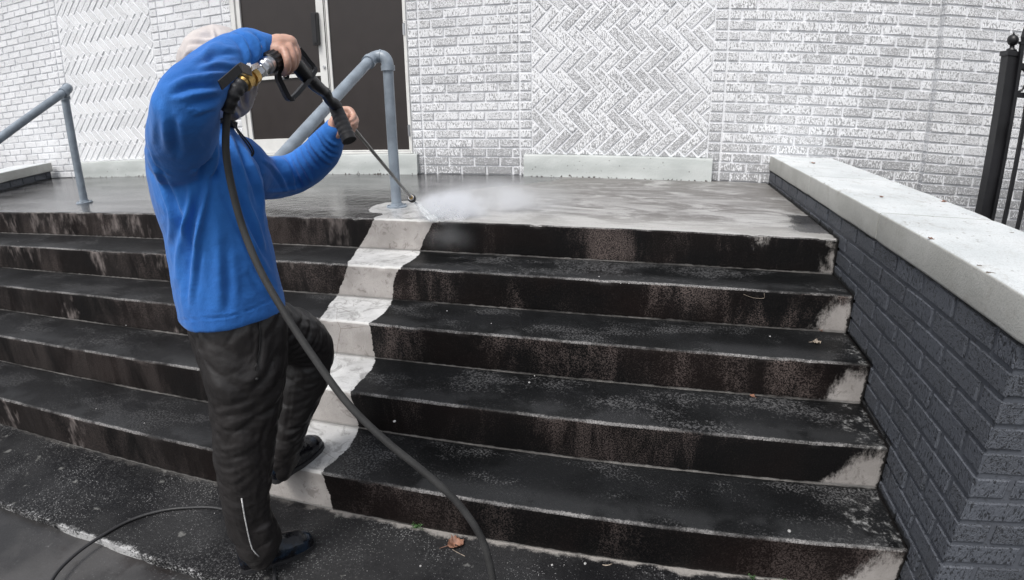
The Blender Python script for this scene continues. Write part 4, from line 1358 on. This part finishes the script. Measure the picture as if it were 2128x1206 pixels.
# the lance leaves the sleeve and runs straight to the nozzle
l1 = PB(737, 270, -.145)
b = MB(); b.tube(cr([l0, PB(716, 243, -.100), l1, nzp - (nzp - l1) * .5, nzp - (nzp - l1) * .03], 6), .0068, 14)
lance = gp('lance', b, 'lance')
dz = (nzp - l1) / np.linalg.norm(nzp - l1)
b = MB(); b.tube([nzp - dz * .075, nzp - dz * .07, nzp - dz * .052, nzp - dz * .050], [.008, .0125, .0125, .009], 6); o = gp('brass_collar', b, 'brass')
b = MB(); b.tube([nzp - dz * .050, nzp - dz * .045, nzp - dz * .02, nzp - dz * .004, nzp], [.013, .021, .022, .018, .010], 18); gp('nozzle', b, 'blackrubber')
b = MB(); b.tube([nzp - dz * .062, nzp - dz * .045], [.0150, .0150], 16); gp('steel_sleeve', b, 'steel')
# coupler, brass, lever
b = MB()
q0, q1 = A3(530, 157, .262), A3(558, 133, .215)
t = q1 - q0
b.tube([q0, q0 + t * .35, q0 + t * .36, q0 + t * .60], [.0145, .0145, .0165, .0165], 6)
b.tube([q0 + t * .55, q0 + t * .62, q0 + t * .64, q0 + t * .8, q0 + t * .82, q0 + t * 1.05], [.015, .0185, .0175, .0175, .0195, .0195], 24)
gp('steel_coupler', b, 'steel')
b = MB(); q0, q1 = A3(502, 176, .290), A3(531, 156, .261); t = q1 - q0
b.tube([q0, q0 + t * .12, q0 + t * .14, q0 + t * .42, q0 + t * .44, q0 + t * .62, q0 + t * .64, q0 + t * .95, q0 + t], [.014, .0165, .0200, .0200, .0165, .0165, .0205, .0190, .0140], 12)
gp('brass_coupler', b, 'brass')
def plate(P, w, th, name, mat):
    b = MB(); rings = []
    for i, p in enumerate(P):
        t = P[min(i + 1, len(P) - 1)] - P[max(i - 1, 0)]; t /= np.linalg.norm(t)
        a = MR * .35 + np.array([0, 0, .9]) - MF * .3; a = a - t * (a @ t); a /= np.linalg.norm(a); n_ = np.cross(t, a)
        rings.append([p + a * w + n_ * th, p - a * w + n_ * th, p - a * w - n_ * th, p + a * w - n_ * th])
    b.loft(rings); return gp(name, b, mat, smooth=False, bevel=.0006)
plate([A3(457, 178, .385), A3(478, 160, .370), A3(497, 143, .355), A3(501, 140, .350), A3(522, 149, .30)], .010, .0016, 'valve_lever', 'blackplastic')
plate([A3(515, 147, .30), A3(524, 140, .285), A3(534, 136, .265), A3(540, 143, .255)], .006, .0022, 'lever_bracket', 'steel')
b = MB(); b.tube([A3(517, 136, .305), A3(519, 143, .29)], .0062, 6); gp('bolt', b, 'steel')

# ------------------------------------------------------------------ hoses
hz = PB(478, 212, .235)
ho = empty('pressure_hose', hz); tag(ho, 'thick grey black hose hanging from the spray gun across the person', 'hose')
def hpnt(px, py, r): return CAM + ray(px, py) * r
a_ = PB(502, 176, .290)
pts = [PB(473, 225, .290), hpnt(470, 262, 1.345), hpnt(470, 320, 1.34), hpnt(482, 390, 1.34), hpnt(505, 475, 1.34), hpnt(540, 560, 1.32), hpnt(588, 645, 1.30), hpnt(650, 740, 1.28), hpnt(722, 838, 1.27),
       hpnt(800, 915, 1.27), hpnt(880, 980, 1.28), hpnt(948, 1042, 1.30), hpnt(995, 1108, 1.33), hpnt(1016, 1165, 1.37), hpnt(1026, 1225, 1.42), hpnt(1030, 1300, 1.47)]
last = pts[-1]
pts += [np.array([.30, -3.62, GZ + .06]), np.array([.28, -3.85, GZ + .012]), np.array([-.1, -4.4, GZ + .01]), np.array([-.6, -5.2, GZ - .018])]
b = MB(); b.tube(cr(pts, 9), .0083, 18); o = b.build('hose_line', M['hose'], None, True); reparent(o, ho)
b = MB()
sl_ = cr([a_, PB(490, 189, .300), PB(480, 206, .300), PB(473, 228, .290)], 8)
rs = [.0165 + .0012 * math.sin(i * 1.1) for i in range(len(sl_))]
b.tube(sl_, rs, 22); b.tube([sl_[-1], sl_[-1] + (sl_[-1] - sl_[-2]) * .35], [.0178, .0178], 22)
o = b.build('hose_sleeve', M['blackrubber'], None, True); auto_smooth(o, 50); reparent(o, ho)
gz_ = GZ + .0065
def gr(px, py): q = hit(px, py, 2, gz_); return np.array([q[0], q[1], gz_])
pts = [np.array([-1.25, -4.7, GZ - .022]), np.array([-1.26, -4.1, GZ - .022]), gr(60, 1290) + np.array([0, 0, -.02]), gr(108, 1206), gr(150, 1158), gr(205, 1118), gr(270, 1082), gr(335, 1062), gr(400, 1055), gr(455, 1057), gr(505, 1075), gr(545, 1105), gr(566, 1150), gr(571, 1206), gr(572, 1270), np.array([-.30, -4.3, GZ - .022])]
b = MB(); b.tube(cr(pts, 8), .0062, 12)
o = b.build('supply_hose', M['blackrubber'], None, True)
tag(o, 'thin black hose curving over the pavement and under the near shoe', 'hose')

# ------------------------------------------------------------------ litter and plants
def leaf(name, c, size, mat, label, cat, curl=.5, seed=1, rot=0., group=None):
    """a curled dry leaf: thin cupped sheet with a toothed rim and a stalk"""
    rr = random.Random(seed); n = 14; m_ = 9
    th = Matrix.Rotation(rot, 3, 'Z')
    V = []; F = []
    for i in range(n + 1):
        u = i / n; wd = math.sin(math.pi * min(1, u * 1.02)) ** .7 * (.42 + .06 * math.sin(i * 2.3))
        for j in range(m_):
            v = (j / (m_ - 1) - .5) * 2
            x = (u - .5); y = v * wd
            z = curl * (y * y * 1.6 + (x * x) * .9) + .09 * rr.uniform(-1, 1) * abs(v) + .05 * math.sin(u * 9 + v * 3)
            p = th @ Vector((x, y, z)) * size
            V.append((c[0] + p[0], c[1] + p[1], c[2] + p[2] + .0025))
    for i in range(n):
        for j in range(m_ - 1):
            a = i * m_ + j; F.append((a, a + m_, a + m_ + 1, a + 1))
    me = bpy.data.meshes.new(name); me.from_pydata(V, [], F); me.update()
    bm = bmesh.new(); bm.from_mesh(me); bmesh.ops.solidify(bm, geom=bm.faces[:], thickness=.0008); bm.to_mesh(me); bm.free()
    o = link(name, me, M[mat], None, True); tag(o, label, cat, group)
    b = MB(); e = th @ Vector((-.5, 0, curl * .2)) * size; e2 = th @ Vector((-.95, .1, .05)) * size
    b.tube([np.array(c) + np.array(e), np.array(c) + np.array((e + e2) / 2) + np.array([0, 0, .002]), np.array(c) + np.array(e2) + np.array([0, 0, .003])], .0008, 5); b.build('stalk', M[mat], o)
    return o
def cup(c): return (c[0], c[1], c[2])
leaf('dead_leaf', cup(hit(948, 1134, 2, GZ)), .062, 'deadleaf', 'crumpled brown leaf on the pavement beside the thick hose', 'leaf', 1.0, 3, .7)
leaf('dead_leaf', cup(hit(1697, 714, 2, -2 * H)), .036, 'paleleaf', 'curled pale leaf on the third tread from the top near the right parapet', 'leaf', .9, 5, .2)
leaf('dead_leaf', cup(hit(1705, 688, 2, -2 * H)), .020, 'deadleaf', 'small brown leaf standing against the second riser by its washed corner', 'leaf', 1.1, 8, 1.8)
leaf('dead_leaf', cup(hit(1563, 824, 2, -3 * H)), .022, 'deadleaf', 'small reddish leaf on the fourth tread close to the riser foot', 'leaf', .5, 9, 2.4)
for (px, py, sz, r_, lb) in [(1690, 340, .030, .3, 'brown leaf scrap at the wall end of the right coping'), (1832, 410, .020, 1.2, 'small brown leaf lying midway along the right coping'),
                            (1933, 497, .016, 2.2, 'tiny curled leaf on the stair side edge of the right coping'), (1962, 420, .022, .1, 'thin brown leaf on the far side of the right coping before the fence')]:
    leaf('dead_leaf', cup(hit(px, py, 2, ZC)), sz, 'deadleaf', lb, 'leaf', .5, int(px), r_)
def weed(c, n, size, label, seed):
    rr = random.Random(seed); w = empty('weed', c); tag(w, label, 'plant')
    b = MB(); s = MB()
    for k in range(n):
        a = rr.uniform(0, 6.28); d = rr.uniform(.1, 1) * size; h_ = rr.uniform(.2, 1) * size * .8
        p = np.array([c[0] + math.cos(a) * d, c[1] + math.sin(a) * d * .6, c[2] + h_])
        s.tube([np.array(c), (np.array(c) + p) / 2 + np.array([0, 0, h_ * .3]), p], .0006, 4)
        for q in range(3):
            an = a + (q - 1) * 2.1; L_ = size * rr.uniform(.18, .30)
            t_ = np.array([math.cos(an), math.sin(an), rr.uniform(-.1, .5)]); t_ /= np.linalg.norm(t_); sd_ = np.cross(t_, [0, 0, 1.]); sd_ /= np.linalg.norm(sd_)
            up_ = np.array([0, 0, .0012])
            b.add([p, p + t_ * L_ * .5 + sd_ * L_ * .34, p + t_ * L_, p + t_ * L_ * .5 - sd_ * L_ * .34, p + t_ * L_ * .5 + up_], [(0, 1, 4), (1, 2, 4), (2, 3, 4), (3, 0, 4)])
    o = b.build('leaves', M['weed']); reparent(o, w); o = s.build('stem', M['weed']); reparent(o, w)
weed(cup(hit(866, 1098, 2, GZ)), 16, .026, 'small green weed growing in the crack at the foot of the stairs', 2)
weed(cup(hit(1562, 1203, 2, GZ)), 10, .018, 'tiny green seedling at the bottom edge of the photo', 6)
weed(cup(hit(1630, 1206, 2, GZ)), 8, .015, 'tiny green sprout between the seedling and the right parapet foot', 9)
def twig(pts, r, label, mat='paleleaf'):
    b = MB(); b.tube(cr(pts, 5), r, 6); o = b.build('twig', M[mat], None, True); tag(o, label, 'twig'); return o
g_ = lambda px, py, z: hit(px, py, 2, z + .0015)
twig([g_(940, 1142, GZ), g_(952, 1149, GZ), g_(966, 1156, GZ)], .0014, 'short pale twig just below the crumpled brown leaf')
twig([g_(1252, 1174, GZ), g_(1262, 1175, GZ), g_(1272, 1172, GZ)], .0018, 'short pale twig lying against the lowest riser')
twig([hit(1545, 612, 1, -LD - D - .003), hit(1565, 619, 1, -LD - D - .004), hit(1587, 620, 1, -LD - D - .004), hit(1588, 610, 1, -LD - D - .003)], .0007, 'thin wiry tendril hanging under the second nosing')
b = MB()
rr = random.Random(4)
for (px, py, z, r) in [(1245, 576, -H, .004), (1290, 590, -H, .003), (927 + 380, 590, -H, .003), (929, 647, -2 * H, .0035), (1021, 673, -2 * H, .003), (1111, 782, -3 * H, .003), (1100, 796, -3 * H, .005), (874, 1177, GZ, .004), (820, 877, -3 * H, .006), (1147, 1175, GZ, .004), (1216, 1172, GZ, .005), (1640, 1105, -4 * H, .006), (1600, 700, -2 * H, .004), (38, 502, -H, .003), (262, 677, -2 * H, .003), (200, 850, -4 * H, .003), (300, 880, -4 * H, .003)]:
    p = hit(px, py, 2, z); b.ball((p[0], p[1], z + r * .4), r, 7, 5, (1, 1.2, .6))
for k in range(160):
    x = rr.uniform(-1.9, 1.5); y = rr.uniform(-3.52, -3.12); r = rr.uniform(.0007, .0017)
    b.ball((x, y, GZ + r * .3), r, 6, 4, (1, 1.3, .7))
o = b.build('grit', M['stone']); tag(o, 'pale grit and tiny pebbles scattered over the steps', 'grit', kind='stuff')

# ------------------------------------------------------------------ water
imp = np.array([-.422, -1.884, .004])
def vol(name, dens, aniso=.35, sc=1.0, center=(0, 0, 0), half=(1, 1, 1), nsc=7., power=1.4, cut=.42, jet=None):
    m = bpy.data.materials.new(name); m.use_nodes = True; t = m.node_tree; t.nodes.clear()
    out = t.nodes.new('ShaderNodeOutputMaterial'); pv = t.nodes.new('ShaderNodeVolumePrincipled')
    pv.inputs['Color'].default_value = (.97, .98, 1, 1); pv.inputs['Anisotropy'].default_value = aniso
    t.links.new(pv.outputs[0], out.inputs['Volume'])
    g_ = t.nodes.new('ShaderNodeNewGeometry')
    def mth(op, a, b_=None, clamp=False):
        n = t.nodes.new('ShaderNodeMath'); n.operation = op; n.use_clamp = clamp
        for i, v in enumerate((a, b_)):
            if v is None: continue
            if isinstance(v, (int, float)): n.inputs[i].default_value = v
            else: t.links.new(v, n.inputs[i])
        return n.outputs[0]
    sub = t.nodes.new('ShaderNodeVectorMath'); sub.operation = 'SUBTRACT'; t.links.new(g_.outputs['Position'], sub.inputs[0]); sub.inputs[1].default_value = tuple(center)
    dv = t.nodes.new('ShaderNodeVectorMath'); dv.operation = 'DIVIDE'; t.links.new(sub.outputs[0], dv.inputs[0]); dv.inputs[1].default_value = tuple(half)
    ln = t.nodes.new('ShaderNodeVectorMath'); ln.operation = 'LENGTH'; t.links.new(dv.outputs[0], ln.inputs[0])
    f_ = mth('POWER', mth('SUBTRACT', 1.0, ln.outputs['Value'], True), power)
    no = t.nodes.new('ShaderNodeTexNoise'); no.inputs['Scale'].default_value = nsc; no.inputs['Detail'].default_value = 3
    t.links.new(g_.outputs['Position'], no.inputs['Vector'])
    nn = mth('SUBTRACT', no.outputs[0], cut, False); nn = mth('MULTIPLY', nn, 4.0); nn = mth('ADD', nn, .25, True)
    t.links.new(mth('MULTIPLY', mth('MULTIPLY', f_, nn), dens), pv.inputs['Density'])
    return m
water = empty('water_spray', imp); tag(water, 'white water jet and drifting mist at the landing edge below the nozzle', 'water spray', kind='stuff')
def mist(c, half, dens, nsc, power=1.3, cut=.42):
    b = MB(); b.ball(c, 1., 24, 14, half)
    me = b.mesh('mist'); me.materials.append(vol('mist', dens, .3, 1, c, half, nsc, power, cut))
    o = bpy.data.objects.new('mist', me); COL.objects.link(o); reparent(o, water); o['kind'] = 'stuff'
    return o
mist((-.40, -1.70, .04), (.28, .24, .12), 190., 11., 2.6, .42)
mist((-.20, -1.50, .05), (.58, .46, .16), 14., 4.5, 2.0, .42)
mist((-.33, -1.97, -.06), (.20, .09, .12), 4., 9., 2.0, .42)
# jet: a flattened fan of fine streaks of water from nozzle to the edge
def mat_water():
    m = N('white_water'); m.fin((.9, .93, .95), .2)
    m.b.inputs['Alpha'].default_value = .55
    return m.m
M['water'] = mat_water()
b = MB(); rr = random.Random(12)
ax = imp - nzp; La = np.linalg.norm(ax); ax = ax / La; sx_ = np.cross(ax, [0, 0, 1.]); sx_ /= np.linalg.norm(sx_); sy_ = np.cross(ax, sx_)
for k in range(200):
    u_ = rr.gauss(0, .5); v_ = rr.gauss(0, .25)
    t0 = rr.uniform(.0, .8); t1 = min(1.0, t0 + rr.uniform(.1, .35))
    P = [nzp + ax * La * t + (sx_ * u_ * .040 + sy_ * v_ * .016) * t for t in (t0, (t0 + t1) / 2, t1)]
    b.tube(P, [.0005, .0013, .0008], 4)
o = b.build('jet', M['water'], None, True); reparent(o, water); o['kind'] = 'stuff'
b = MB()
for k in range(420):
    a = rr.uniform(-1.0, 2.6); r = abs(rr.gauss(0, .12)); h_ = abs(rr.gauss(0, .035)) * math.exp(-r * 3)
    p = imp + np.array([math.cos(a) * r, abs(math.sin(a)) * r * .9, h_])
    b.ball(p, rr.uniform(.0005, .0020), 5, 4)
o = b.build('droplets', M['water'], None, True); reparent(o, water); o['kind'] = 'stuff'
